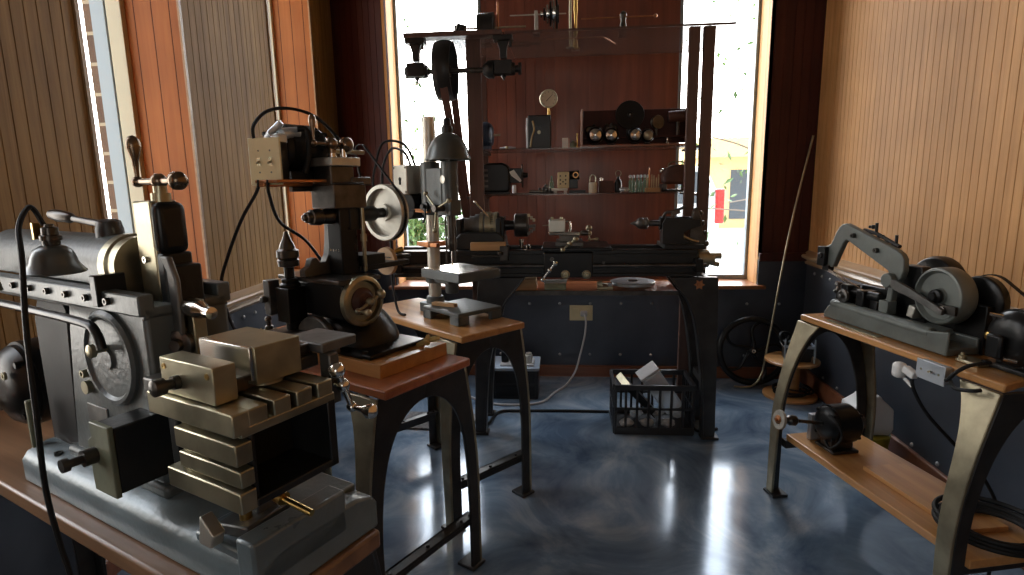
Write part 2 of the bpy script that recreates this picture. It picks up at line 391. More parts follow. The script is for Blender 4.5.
# ------------------------------------------------------------------ cast-leg benches
def leg_mesh(W, T, e, dirx, flip, splay, flare=.095, wbot=.046):
    """end-plate half with arch + curved front strip + foot; local y: 0..W"""
    def yo(z):
        s = max(0, (T-z)/T); return -splay*math.sin(min(1, s/.62)*PI/2)
    def yi(z):
        ht = T-.06; s = max(0, min(1, z/ht)); g = 1-math.sqrt(max(0, 1-s**8))
        a = yo(z)+wbot; return a + (W/2-a)*g
    N = 18; zs = [T*i/N for i in range(N+1)]
    fl = (lambda y: W-y) if flip else (lambda y: y)
    outer = [(fl(yo(z)), z) for z in zs]
    zi = [(T-.06)*(1-(1-i/24)**1.8) for i in range(25)]
    inner = [(fl(yi(z)), z) for z in zi] + [(fl(W/2), T)]
    mb = MB(); poly = outer + list(reversed(inner))
    x0 = e; x1 = e + dirx*.012
    mb.prism(poly, 'yz', min(x0, x1), max(x0, x1))
    mf = MB(); rs = []
    for z in zs:
        wd = .042 + flare*math.exp(-((T-z)/.13)) + .012*math.sin(PI*z/T)
        xa = e + dirx*.0; xb = e + dirx*wd; y0 = fl(yo(z)-.012); y1 = fl(yo(z)-.0003)
        rs.append([V((xa, y0, z)), V((xb, y0, z)), V((xb, y1, z)), V((xa, y1, z))])
    mf.rings(rs)
    ya, yb = sorted((fl(yo(0)-.02), fl(yo(0)+wbot+.01))); xa, xb = sorted((e-dirx*.01, e+dirx*.07))
    mb.box(xa, xb, ya, yb, 0, .014)
    return mb, mf

def bench(label, O, ang, L, W, ztop, tmat, cut=0, tt=.03, splay=.08, legmat='leg', group=None, dirs=(1, -1), over=.03, stretch=True):
    t = thing('machine_bench', label, 'bench', (O[0], O[1], 0), ang, group)
    T = ztop-tt
    MB().prism([(0, 0), (L, 0), (L-cut, W), (0, W)], 'xy', T, ztop).build('bench_top', tmat, t, bev=.006)
    for e, d in ((over, dirs[0]), (L-over, dirs[1])):
        for fl in (0, 1):
            a_, b_ = leg_mesh(W, T, e, d, fl, splay); lg = a_.build('leg', 'leg_dark', t, bev=.0025, seg=1); b_.build('leg_flange', legmat, lg, bev=.0025, seg=1)  # end plates take the dark iron so their shade is in the colour
        if stretch:
            mb = MB(); x0, x1 = sorted((e+d*.008, e+d*.05))
            mb.box(x0, x1, -splay+.01, W+splay-.01, .20, .212).box(x0, x0+.012, -splay+.01, W+splay-.01, .155, .212)
            for yy in (-splay+.03, 0.02, W/2, W-.02, W+splay-.03): mb.cyl((x0+.028, yy, .212), (x0+.028, yy, .220), .008, .006, 8)
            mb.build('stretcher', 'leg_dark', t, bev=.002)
    return t
A1 = math.atan2(-.5, .87); A2 = math.atan2(-.67, .743); A0 = math.atan2(-.43, .9); A3 = math.atan2(-.93, .22)
def off(O, a, x, y=0): return (O[0]+x*math.cos(a)-y*math.sin(a), O[1]+x*math.sin(a)+y*math.cos(a))
# bench 1 (mill): top corner F at local (L,0)
L1, L2, L0 = 1.0, .82, 1.35
bench('red-brown wooden bench on curved iron legs carrying the milling machine, middle of the left row', off((-.523, 1.588), A1, -L1), A1, L1, .40, .85, 'bench_red', group=None, splay=.06)
bench('wooden bench on curved iron legs carrying the drill press, farthest of the left row', off((-.167, 2.469), A2, -L2, -.35), A2, L2, .35, .85, 'bench_oak', splay=.05)
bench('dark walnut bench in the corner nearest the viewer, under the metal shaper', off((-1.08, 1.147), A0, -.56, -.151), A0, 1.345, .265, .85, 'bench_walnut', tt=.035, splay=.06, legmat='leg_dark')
rb = bench('oak bench on tan curved iron legs by the right wall, carrying the power hacksaw', (1.06, 2.64), A3, .945, .27, .85, 'bench_oak', cut=.085, tt=.028, splay=.10, dirs=(1, -1), over=.0, stretch=False)
# ------------------------------------------------------------------ helpers for machine fittings
def ball_crank(parent, hub, axis, arm, rb=.014, rs=.009, la=.055, lb=.06, hl=.06, m='bronze', name='ball_crank'):
    """two balls on an arm through a hub, with a pear handle parallel to the axis"""
    hub = V(hub); ax = V(axis).normalized(); ar = V(arm).normalized(); mb = MB()
    mb.ball(hub, rb*.95); mb.cyl(hub-ax*.03, hub, rb*.62, rb*.62)
    e1 = hub+ar*la; e2 = hub-ar*lb
    mb.cyl(e2, e1, .0052, .0065, 12); mb.ball(e1, rb*1.12); mb.ball(e2, rs)
    mb.lathe(e2, ax, [(0, .004), (hl*.25, .0045), (hl*.5, .006), (hl*.78, .0125), (hl*.95, .0115), (hl*1.05, .006), (hl*1.08, .001)], 16)
    return mb.build(name, m, parent)

def cap_screw(mb, p, n, r=.006, h=.005):
    mb.lathe(p, n, [(-.001, r), (h, r), (h, r*.55), (h*.5, r*.5)], 10)

def electric_motor(parent, c, d, r, L, m='black', name='motor'):
    c = V(c); d = V(d).normalized()
    mb = MB()
    mb.lathe(c-d*L/2, d, [(0, .02), (0, r*.55), (L*.06, r*.8), (L*.14, r*.93), (L*.2, r*.93), (L*.2, r), (L*.8, r), (L*.8, r*.93), (L*.86, r*.93), (L*.94, r*.8), (L, r*.55), (L, .02)], 32)
    x, y, z = basis(d)
    for s in (0, 1):
        for k in range(4):
            a = PI/4+k*PI/2; p = c + (x*math.cos(a)+y*math.sin(a))*r*.86 + d*(L*.36 if s else -L*.36)
            mb.cyl(p, p+d*(L*.09 if s else -L*.09), .008, .007, 8)
    o = mb.build(name, m, parent)
    MB().cyl(c+d*L/2, c+d*(L/2+.045), .007, .007, 12).build('shaft', 'steel', parent)
    return o

# ------------------------------------------------------------------ metal shaper
sh = thing('metal_shaper', 'grey-green metal shaper with cylindrical ram, ball crank and slotted table, on the dark walnut bench', 'shaper', (-1.08, 1.147, .85), A0)
mb = MB()
for x0, x1 in ((0, .775),):
    prof = [(-.12, 0), (-.12, .048), (-.108, .064), (-.072, .074), (.072, .074), (.108, .064), (.12, .048), (.12, 0)]
    mb.prism(prof, 'yz', x0, x1)
mb.box(.735, .775, -.125, .05, .03, .105)
mb.box(.62, .735, -.118, .11, .06, .078)
mb.box(-.05, .02, -.03, .03, 0, .05)
mb.build('base_casting', 'paint_base', sh, bev=.005)
for x in (.30, .10):
    mb = MB(); cap_screw(mb, (x, -.09, .069), (0, 0, 1), .008); mb.build('hold_down_bolt', 'darksteel', sh)
# column
col = [(.145, .07), (.165, .20), (.19, .34), (.205, .40), (.47, .40), (.47, .07)]
mb = MB(); mb.prism(col, 'xz', -.075, .075); mb.box(.13, .485, -.085, .085, .07, .095)
mb.build('column', 'paint_grey', sh, bev=.008)
mb = MB(); mb.lathe((.345, -.074, .305), (0, -1, 0), [(0, .088), (.007, .088), (.012, .082), (.012, .076), (.007, .071), (.007, .02), (.012, .018), (.012, .005)], 48)
mb.build('round_cover', 'paint_grey', sh)
mb = MB(); mb.lathe((.345, -.082, .325), (0, -1, 0), [(0, .006), (.02, .006), (.02, .012), (.028, .012), (.03, .008)], 18); mb.build('cover_knob', 'steel', sh)
mb = MB(); mb.lathe((.245, -.075, .235), (0, -1, 0), [(0, .013), (.01, .013), (.01, .006)], 18); cap_screw(mb, (.245, -.075, .262), (0, -1, 0), .008, .012); mb.build('oiler', 'steel', sh)
MB().box(.225, .30, -.0775, -.0745, .165, .20).build('name_plate', 'iron', sh, bev=.002)
# pulley guard and motor behind the column
mb = MB(); mb.prism([(.0, .06), (.0, .34), (.03, .39), (.14, .40), (.16, .37), (.12, .06)], 'xz', -.06, .09); mb.build('belt_guard', 'rubber', sh, bev=.008)
mb = MB(); mb.box(.0, .012, -.10, -.085, .06, .17); mb.build('guard_bracket', 'disc_olive', sh, bev=.003)
electric_motor(sh, (-.17, .02, .16), (0, 1, 0), .10, .20)
for p in ((-.12, -.085, .20), (-.19, -.085, .12)):
    mb = MB(); cap_screw(mb, p, (0, -1, 0), .009); mb.build('motor_bolt', 'steel', sh)
# ram
mb = MB(); mb.box(-.16, .47, -.082, -.056, .392, .428); mb.box(-.16, .47, .056, .082, .392, .428); mb.box(-.16, .47, -.075, .075, .385, .405)
g = mb.build('ram_ways', 'paint_grey', sh, bev=.003)
for k in range(6):
    mb = MB(); cap_screw(mb, (.0+.075*k, -.082, .412), (0, -1, 0), .0065, .007); mb.build('gib_screw', 'darksteel', sh)
mb = MB(); n = 26; P = []
for k in range(n): P.append((.054*math.cos(PI*k/(n-1)), .462+.054*math.sin(PI*k/(n-1))))
P += [(-.054, .428), (.054, .428)]
mb.prism(P, 'yz', -.20, .30); mb.build('ram', 'paint_grey', sh, bev=.003)
MB().lathe((.298, 0, .462), (1, 0, 0), [(0, .058), (.022, .058), (.026, .054), (.05, .054), (.05, .02)], 40).build('swivel_ring', 'steel', sh)
mb = MB(); mb.lathe((.235, 0, .505), (0, 0, 1), [(0, .024), (.02, .024), (.036, .020), (.04, .012)], 24); mb.build('clamp_boss', 'leg_dark', sh)
mb = MB(); mb.cyl((.235, 0, .532), (.115, -.01, .545), .0075, .006, 14); mb.lathe((.12, -.01, .545), (-1, -.08, .1), [(0, .006), (.01, .0105), (.05, .0125), (.075, .010), (.08, .004)], 16); mb.build('clamp_lever', 'darksteel', sh)
mb = MB(); mb.tube([(-.25, -.105, .375), (.0, -.105, .378), (.30, -.10, .372), (.355, -.10, .36), (.37, -.10, .33)], .008, 10, smooth=4); mb.build('feed_rod', 'black', sh)
MB().box(.335, .355, -.09, -.04, .40, .455).build('stop_lug', 'paint_dark', sh, bev=.002)
# tool head
mb = MB(); mb.box(.375, .432, -.024, .024, .345, .58); mb.build('head_slide', 'steel', sh, bev=.004)
mb = MB(); mb.box(.428, .455, -.027, .027, .488, .578); mb.build('slide_housing', 'black', sh, bev=.014, seg=3)
mb = MB(); mb.box(.37, .45, -.022, .03, .33, .49); mb.box(.44, .475, -.02, .03, .34, .47); mb.build('clapper_box', 'paint_dark', sh, bev=.004)
mb = MB(); mb.prism([(.452, .487), (.475, .487), (.492, .45), (.492, .35), (.468, .35), (.468, .46)], 'xz', -.03, -.02); mb.build('clapper_cheek', 'iron', sh, bev=.003)
mb = MB(); mb.lathe((.485, -.01, .40), (1, -.1, -.04), [(0, .012), (.01, .017), (.045, .015), (.06, .009), (.07, .009), (.07, .011), (.082, .010), (.084, .002)], 20); mb.build('tool_post_screw', 'bright', sh)
mb = MB(); mb.lathe((.475, -.02, .335), (.4, -1, 0), [(0, .025), (.012, .025), (.014, .02), (.014, .012), (.022, .010)], 20); mb.build('lantern_nut', 'darksteel', sh)
mb = MB(); mb.box(.475, .50, -.012, .012, .30, .41); mb.build('cutting_tool', 'steel', sh, bev=.002)
mb = MB(); cap_screw(mb, (.40, -.024, .478), (0, -1, 0), .006); mb.build('slide_screw', 'bright', sh)
MB().lathe((.425, 0, .575), (0, 0, 1), [(0, .016), (.018, .016), (.018, .011), (.03, .011)], 20).build('micrometer_collar', 'steel', sh)
ball_crank(sh, (.425, 0, .613), (0, 0, 1), (1, .0, 0), rb=.0145, rs=.010, la=.057, lb=.068, hl=.075)
# cross rail + saddle
mb = MB(); mb.box(.415, .475, -.147, .10, .112, .225); mb.build('cross_rail', 'paint_dark', sh, bev=.003)
mb = MB(); mb.prism([(.408, .108), (.406, .195), (.42, .205), (.418, .23), (.478, .23), (.478, .108)], 'xz', -.156, -.147); mb.build('rail_end_plate', 'disc_olive', sh, bev=.002)
mb = MB(); mb.lathe((.428, -.155, .175), (0, -1, 0), [(0, .014), (.02, .014), (.02, .007), (.04, .007), (.04, .011), (.05, .011), (.05, .004)], 14); mb.build('feed_screw', 'darksteel', sh)
mb = MB(); mb.box(.475, .60, -.03, .06, .15, .30); mb.box(.56, .60, -.115, .02, .255, .306); mb.build('saddle', 'paint_dark', sh, bev=.004)
MB().box(.49, .57, -.10, -.04, .26, .30).build('saddle_lug', 'iron', sh, bev=.003)
# T-slot table (open box)
mb = MB()
def bar(z0, z1, xa, ya=-.15): mb.box(xa, .80, ya, -.125, z0, z1)
bar(.280, .312, .60); bar(.240, .270, .66, -.150); bar(.208, .232, .66, -.147); bar(.172, .202, .63, -.150)
mb.box(.64, .70, -.128, -.118, .175, .30)
for k in range(4):                      # top with slots across
    ya = -.125+.038*k; mb.box(.60, .80, ya+(0 if k else -.002), ya+.028, .288, .312)
mb.box(.60, .80, -.14, .02, .276, .290)
mb.build('slotted_table', 'steel', sh, bev=.002)
mb = MB()
mb.box(.64, .795, -.1235, -.117, .175, .276); mb.box(.60, .62, -.125, .02, .172, .28); mb.box(.62, .80, .005, .02, .172, .28); mb.box(.62, .80, -.125, .02, .172, .184)
mb.box(.70, .712, -.115, .01, .18, .275)
mb.build('table_box', 'paint_dark', sh, bev=.002)
mb = MB()
mb.cyl((.70, -.13, .162), (.70, -.10, .172), .006); mb.build('table_bolt', 'brass', sh)
# table support
mb = MB(); mb.box(.66, .70, -.06, -.02, .078, .17); mb.box(.65, .72, -.10, -.01, .078, .096, rot=(0, -.12, .1)); mb.build('support_leg', 'iron', sh, bev=.003)
mb = MB(); mb.cyl((.69, -.075, .095), (.69, -.075, .135), .0095, .0095, 14); mb.cyl((.71, -.045, .135), (.745, -.045, .128), .011, .011, 14); mb.cyl((.745, -.045, .128), (.80, -.04, .118), .0055, .0055, 12); mb.build('support_screw', 'brass', sh)
mb = MB(); mb.prism([(.66, .078), (.69, .078), (.70, .10), (.67, .125)], 'xz', -.135, -.115); mb.build('clamp_bracket', 'dirty_alu', sh, bev=.002)

# vise on the table
vi = thing('machine_vise', 'square-jawed steel vise bolted on the slotted table of the shaper', 'vise', (-1.08, 1.147, .85), A0)
z0 = .3135
mb = MB(); mb.box(.63, .755, -.142, -.108, z0, .366); mb.build('fixed_jaw', 'steel', vi, bev=.0015)
mb = MB(); mb.box(.63, .755, -.078, .000, .322, .378); mb.build('movable_jaw', 'steel', vi, bev=.0015)
MB().box(.633, .752, -.084, -.078, .330, .379).build('jaw_plate', 'bright', vi, bev=.001)
mb = MB(); mb.box(.65, .735, -.108, .05, z0, .335); mb.box(.66, .725, .0, .042, z0, .352); mb.build('vise_bed', 'darksteel', vi, bev=.003)
MB().cyl((.72, -.04, z0), (.72, -.04, .325), .026, .026, 24).build('swivel_base', 'leg', vi)
mb = MB(); mb.lathe((.672, -.142, .335), (0, -1, 0), [(0, .010), (.008, .010), (.008, .0075), (.020, .0075), (.020, .012), (.034, .012), (.036, .008)], 18); mb.build('vise_screw', 'darksteel', vi)
for x in (.640, .742):
    mb = MB(); cap_screw(mb, (x, -.142, .353), (0, -1, 0), .0045, .001); mb.build('jaw_screw', 'brass', vi)

mb = MB(); mb.box(.655, .75, .045, .12, .335, .352); mb.box(.735, .76, .05, .07, .25, .335); mb.build('crank_bracket', 'iron', sh, bev=.003)
ball_crank(sh, (.775, .06, .283), (1, 0, 0), (0, -.35, .93), rb=.012, rs=.009, la=.03, lb=.045, hl=.05, m='bright')
# lamp clipped over the ram
lp = thing('work_lamp', 'dark bell-shaped lamp shade hanging over the ram of the shaper', 'lamp', (-1.08, 1.147, .85), A0)
c = V((.318, -.13, .466)); K = .54
def kp(pr): return [(a*K, b*K) for a, b in pr]
mb = MB(); mb.lathe(c, (0.05, 0, 1), kp([(0, .083), (.004, .083), (.012, .075), (.03, .063), (.05, .058), (.068, .05), (.080, .034), (.084, .024)]), 40, cap0=False); sd = mb.build('lamp_shade', 'lamp_enamel', lp); s_ = sd.modifiers.new('solid', 'SOLIDIFY'); s_.thickness = .0025
MB().lathe(c+V((.003, 0, .078*K)), (.05, 0, 1), kp([(0, .022), (.012, .024), (.02, .024), (.022, .029), (.036, .029), (.038, .023), (.060, .022), (.062, .014), (.07, .012)]), 24).build('socket', 'darksteel', lp)
MB().lathe(c+V((0, 0, .003)), (0, 0, 1), kp([(0, .004), (.006, .02), (.02, .030), (.038, .026), (.06, .014)]), 20).build('bulb', 'bulb', lp)
MB().box(c.x-.024, c.x-.018, c.y-.015, c.y-.0, c.z+.055, c.z+.082).build('socket_clip', 'brass', lp)
mb = MB(); mb.tube([(-.13, -.085, .41), (-.13, -.15, .46), (-.05, -.20, .50), (.08, -.20, .505), (.15, -.19, .492), (.19, -.18, .462), (.20, -.175, .43)], .011, 10, smooth=5); mb.build('lamp_bracket', 'disc_olive', lp)
mb = MB(); mb.tube([c+V((-.004, -.004, .0785)), (.318, -.15, .575), (.335, -.175, .545), (.370, -.19, .496), (.401, -.21, .393), (.42, -.222, .258), (.418, -.225, .141), (.428, -.222, .049), (.439, -.22, 0), (.445, -.22, -.10), (.45, -.22, -.35)], .0042, 8, smooth=6)
tag(mb.build('lamp_cord', 'rubber'), 'black cord of the bell lamp hanging down over the walnut bench edge', 'cord', loc=(-1.08, 1.147, .85), rz=A0)
# ------------------------------------------------------------------ milling machine on bench 1
def off2(O, a, x, y=0): return (O[0]+x*math.cos(a)-y*math.sin(a), O[1]+x*math.sin(a)+y*math.cos(a), O[2])
ML = (-.523, 1.588, .85)
o = tag(MB().box(-.52, -.095, .07, .385, 0, .045).build('riser_board', 'bench_oak', bev=.002), 'thick striped hardwood board under the milling machine', 'board', loc=ML, rz=A1)
mm = thing('milling_machine', 'black and rusty milling machine with large pale pulley, ball cranks and motor on top', 'milling machine', off2(ML, A1, .036), A1)
z0 = .0465
mb = MB(); mb.box(-.52, -.19, .085, .34, z0, .062); mb.cyl((-.50, .100, .052), (-.23, .100, .052), .018, .018, 16)
mb.lathe((-.405, .215, .052), (0, 0, 1), [(0, .15), (.02, .148), (.045, .14), (.08, .12), (.115, .092), (.15, .07)], 44)
mb.box(-.46, -.34, .15, .27, .10, .19); mb.build('pedestal', 'black', mm, bev=.004)
mb = MB(); n = 24; P = [(-.405+.105*math.cos(PI*k/n), .062+.115*math.sin(PI*k/n)) for k in range(n+1)]
mb.prism(P, 'xz', .035, .06); mb.build('rounded_foot', 'iron', mm, bev=.006)
mb = MB(); mb.box(-.56, -.29, .075, .20, .165, .285); mb.cyl((-.56, .137, .225), (-.30, .137, .225), .062, .062, 32); mb.build('knee', 'black', mm, bev=.008)
mb = MB(); mb.box(-.60, -.275, .05, .225, .286, .302); mb.build('cross_slide', 'darksteel', mm, bev=.003)
# handwheel with ball crank
mb = MB(); mb.lathe((-.285, .137, .225), (1, 0, 0), [(0, .02), (.0, .080), (.004, .084), (.022, .084), (.026, .078), (.026, .069), (.012, .065), (.012, .02)], 48); mb.build('handwheel', 'steel', mm)
mb = MB(); mb.lathe((-.275, .137, .225), (1, 0, 0), [(0, .045), (.006, .045), (.02, .03), (.02, .016), (.035, .014)], 36); mb.build('index_dial', 'leather', mm)
ball_crank(mm, (-.235, .137, .225), (1, 0, 0), (0, .85, .35), rb=.016, rs=.011, la=.05, lb=.055, hl=.055, m='steel')
# column and head
mb = MB(); mb.box(-.445, -.375, .150, .222, .30, .54); mb.build('column', 'black', mm, bev=.004)
for k in range(4):
    mb = MB(); cap_screw(mb, (-.430+.014*k, .15, .385), (0, -1, 0), .004, .002); mb.build('column_screw', 'bright', mm)
mb = MB(); mb.prism([(.05, .302), (.05, .325), (.07, .335), (.08, .36), (.10, .363), (.115, .345), (.135, .345), (.15, .37), (.158, .42), (.163, .48), (.175, .48), (.18, .345), (.24, .33), (.24, .302)], 'yz', -.475, -.445); mb.lathe((-.475, .09, .333), (-1, 0, 0), [(0, .01), (.004, .01), (.004, .005)], 12); mb.build('cast_bracket', 'iron', mm, bev=.003)
mb = MB(); mb.box(-.47, -.35, .115, .25, .525, .605); mb.box(-.475, -.46, .13, .235, .545, .56); mb.box(-.44, -.40, .25, .275, .57, .60); mb.box(-.475, -.345, .125, .24, .604, .612); mb.box(-.455, -.365, .12, .215, .60, .665); mb.box(-.46, -.36, .20, .285, .60, .628); mb.build('head', 'darksteel', mm, bev=.004)
mb = MB(); mb.box(-.475, -.352, .115, .235, .664, .692); mb.build('head_cap', 'dirty_alu', mm, bev=.003)
mb = MB(); mb.lathe((-.415, .035, .50), (0, 1, 0), [(0, .004), (.003, .010), (.012, .012), (.014, .017), (.03, .019), (.032, .025), (.065, .028), (.07, .024), (.10, .026), (.22, .028)], 28); mb.build('spindle', 'darksteel', mm)
mb = MB(); mb.lathe((-.41, .20, .50), (0, 1, 0), [(0, .034), (.03, .038), (.06, .038), (.06, .028), (.13, .026), (.14, .018), (.18, .018)], 28); mb.box(-.45, -.37, .19, .245, .45, .53); mb.build('headstock', 'paint_dark', mm, bev=.003)
PY = .375
mb = MB(); mb.lathe((-.41, PY, .50), (0, 1, 0), [(0, .020), (0, .030), (.010, .032), (.012, .085), (-.004, .088), (-.004, .101), (.004, .104), (.012, .099), (.022, .099), (.030, .104), (.034, .100), (.034, .085), (.022, .082), (.022, .02)], 56); mb.build('large_pulley', 'dirty_alu', mm)
mb = MB(); mb.tube([(-.362, .236, .305), (-.362, .236, .53)], .0075, 12); mb.cyl((-.362, .236, .41), (-.362, .236, .435), .011, .011, 12); mb.build('slide_rod', 'steel', mm)
mb = MB(); mb.box(-.47, -.37, .22, .46, .303, .322); mb.box(-.44, -.40, .40, .50, .325, .337); mb.box(-.46, -.36, .225, .33, .322, .36); mb.build('side_table', 'paint_dark', mm, bev=.003)
mb = MB(); mb.lathe((-.44, .40, .315), (0, 1, 0), [(0, .012), (0, .052), (.014, .054), (.02, .048), (.02, .012)], 32); mb.build('wooden_disc', 'pine', mm)
mb = MB(); mb.ball((-.44, .43, .345), .013); mb.lathe((-.44, .44, .345), (0, 1, .12), [(0, .005), (.02, .006), (.035, .012), (.05, .012), (.058, .003)], 16); mb.build('ball_handle', 'brass', mm)
ball_crank(mm, (-.415, .17, .737), (0, 0, 1), (0, 1, 0), rb=.0235, rs=.011, la=.06, lb=.07, hl=.085)
mb = MB(); mb.cyl((-.415, .17, .692), (-.415, .17, .735), .014, .012, 16); mb.cyl((-.415, .215, .692), (-.415, .215, .722), .010, .010, 12); mb.build('crank_post', 'bright', mm)
# motor platform, motor, switch box
mb = MB(); mb.box(-.52, -.39, -.06, .17, .612, .622); mb.box(-.50, -.46, -.06, .12, .60, .612); mb.build('motor_platform', 'copper', mm, bev=.002)
mb = MB(); mb.cyl((-.47, .04, .593), (-.47, .12, .593), .010, .010, 14); mb.cyl((-.47, .12, .593), (-.47, .135, .593), .016, .016, 8); mb.build('hinge_bolt', 'darksteel', mm)
electric_motor(mm, (-.53, .115, .722), (0, 1, 0), .082, .19)
mb = MB(); mb.box(-.56, -.46, .04, .15, .62, .65); mb.build('motor_foot', 'black', mm, bev=.003)
mb = MB(); mb.lathe((-.53, .228, .722), (0, 1, 0), [(0, .03), (.005, .03), (.012, .024), (.02, .03), (.025, .03)], 24); mb.build('motor_pulley', 'steel', mm)
mb = MB(); mb.box(-.49, -.45, -.005, .03, .735, .765); mb.cyl((-.47, .02, .765), (-.47, .085, .772), .018, .018, 16); mb.cyl((-.50, -.0, .765), (-.46, .02, .80), .011, .011, 12); mb.build('junction_fitting', 'white_steel', mm, bev=.004)
mb = MB(); mb.tube([(-.44, .06, .78), (-.425, .085, .775), (-.425, .085, .70), (-.43, .07, .64)], .010, 10, smooth=5); mb.build('conduit', 'rubber', mm)
sb = MB().box(-.05, .05, .008, .05, -.06, .06).build('switch_box', 'paint_dark', mm, bev=.003); sb.location = (-.468, -.045, .678); sb.rotation_euler = (0, 0, .38)
sp = MB().box(-.055, .055, .0, .0078, -.072, .072).build('switch_plate', 'cream', mm, bev=.002); sp.location = sb.location; sp.rotation_euler = sb.rotation_euler
for sxx in (-.02, .02):
    mb = MB(); mb.box(sxx-.006, sxx+.006, -.0015, 0, -.012, .012); mb.cyl((sxx, 0, 0), (sxx+.003, -.016, -.006), .004, .0032, 10); mb.build('toggle', 'steel', sp)
    for zz in (-.033, .033):
        mb = MB(); mb.lathe((sxx, 0, zz), (0, -1, 0), [(0, .003), (.0012, .0025)], 8); mb.build('plate_screw', 'darksteel', sp)
# drive belt loop from motor pulley to large pulley
def belt_loop(y, c1, r1, c2, r2, w, t=.003, n=20):
    c1 = V((c1[0], c1[1])); c2 = V((c2[0], c2[1])); d = c2-c1; L = d.length; a = math.atan2(d.y, d.x); b = math.acos((r1-r2)/L)
    pts = []
    for k in range(n+1):
        th = a + b + (2*PI-2*b)*k/n; pts.append((c1.x+r1*math.cos(th), c1.y+r1*math.sin(th)))
    for k in range(n+1):
        th = a - b + 2*b*k/n; pts.append((c2.x+r2*math.cos(th), c2.y+r2*math.sin(th)))
    cen = (c1+c2)/2; rs = []
    m_ = len(pts)
    for i, (u, v) in enumerate(pts):
        p = V((u, v)); tn = (V(pts[(i+1) % m_])-V(pts[i-1])); nn = V((tn.y, -tn.x)); nn = nn.normalized() if nn.length > 1e-6 else V((1, 0))
        rs.append([V((p.x, y-w/2, p.y)), V((p.x, y+w/2, p.y)), V((p.x+nn.x*t, y+w/2, p.y+nn.y*t)), V((p.x+nn.x*t, y-w/2, p.y+nn.y*t))])
    return MB().rings(rs, closed=True)
belt_loop(.393, (-.53, .722), .028, (-.41, .50), .1, .010).build('drive_belt', 'rubber', mm)
MB().cyl((-.53, .25, .722), (-.53, .405, .722), .008, .008).build('motor_shaft', 'steel', mm)
# vertical chuck fixture at the left end
mb = MB(); mb.lathe((-.51, .035, .335), (0, 0, 1), [(0, .020), (.004, .033), (.024, .036), (.028, .031), (.034, .036), (.056, .036), (.062, .027), (.078, .022), (.098, .012), (.118, .006), (.12, .001)], 28); mb.build('drill_chuck', 'darksteel', mm)
mb = MB(); mb.cyl((-.51, .035, .29), (-.51, .035, .337), .017, .017); mb.lathe((-.51, .035, .268), (0, 0, 1), [(0, .034), (.012, .034), (.014, .027), (.03, .027)], 24); mb.box(-.545, -.475, .0, .07, .15, .268); mb.cyl((-.51, .035, .12), (-.51, .035, .155), .024, .024); mb.build('upright_spindle', 'black', mm, bev=.003)
mb = MB(); mb.lathe((-.50, .035, .105), (0, 0, 1), [(0, .05), (.002, .066), (.014, .068), (.018, .062), (.018, .02)], 40); mb.cyl((-.50, .035, .0005), (-.50, .035, .108), .03, .024, 24); mb.build('round_table', 'darksteel', mm)
mb = MB(); mb.box(-.60, -.565, -.01, .03, .17, .29); mb.cyl((-.585, -.01, .225), (-.585, -.03, .225), .011, .011, 14); mb.build('stop_block', 'iron', mm, bev=.003)
mb = MB(); mb.cyl((-.585, -.005, .0005), (-.585, -.005, .106), .016, .014); mb.box(-.60, -.53, -.02, .01, .105, .122); mb.lathe((-.585, -.01, .12), (0, 0, 1), [(0, .014), (.012, .014), (.014, .008), (.03, .008), (.032, .012), (.044, .010), (.046, .005)], 16); mb.build('clamp_stud', 'darksteel', mm, bev=.002)

def crumple(c, r, seedv, sq, name, m, label, cat, loc, rz):
    rnd = random.Random(seedv); mb = MB(); mb.ball(c, r, 20, sq)
    for v in mb.bm.verts:
        d = v.co-V(c); v.co = V(c) + d*(.65+.6*rnd.random())
    o = mb.build(name, m, None, sub=1); return tag(o, label, cat, loc=loc, rz=rz)
crumple((-.55, -.045, .105), .028, 3, (1.1, .8, .9), 'rag', 'rag', 'yellow crumpled rag beside the upright drill chuck', 'rag', ML, A1)
# wing nut like yellow cloth knot on the riser
mb = MB()
for a, l in ((.4, .05), (2.2, .045), (3.5, .05), (5.3, .035)):
    mb.lathe((-.118, .31, .066), (math.cos(a), math.sin(a), .55*math.sin(a*1.3)), [(0, .006), (l*.4, .011), (l*.8, .010), (l, .003)], 10)
mb.cyl((-.118, .31, .0465), (-.118, .31, .072), .012, .009)
tag(mb.build('twisted_cloth', 'rag', sub=1), 'small yellow twisted cloth strip on the board beside the mill base', 'cloth', loc=ML, rz=A1)
# cables
MS = off2(ML, A1, .036)
def world(O, a, p): return V((O[0]+p[0]*math.cos(a)-p[1]*math.sin(a), O[1]+p[0]*math.sin(a)+p[1]*math.cos(a), O[2]+p[2]))
def cable(name, label, pts, r=.0055, m='rubber', cat='cable', group=None, k=7):
    return tag(MB().tube(pts, r, 8, smooth=k).build(name, m), label, cat, group)
cable('black_cable', 'black cable sagging from the cream switch plate down to the left wall', [world(MS, A1, p) for p in ((-.49, -.058, .622), (-.50, -.062, .585), (-.56, -.085, .50), (-.62, -.11, .38), (-.66, -.12, .28), (-.70, -.08, .15), (-.75, .0, .008))])
cable('black_cable', 'black cable dropping from the cream switch plate behind the upright drill chuck', [world(MS, A1, p) for p in ((-.44, -.058, .622), (-.445, -.055, .58), (-.47, -.01, .49), (-.50, .10, .42), (-.52, .18, .33), (-.50, .25, .20), (-.46, .29, .06))])
cable('black_cable', 'black cable arching over the top of the mill motor', [world(MS, A1, p) for p in ((-.50, -.055, .748), (-.50, -.05, .79), (-.50, .0, .835), (-.50, .08, .85), (-.50, .17, .835), (-.50, .24, .79), (-.47, .27, .73))])
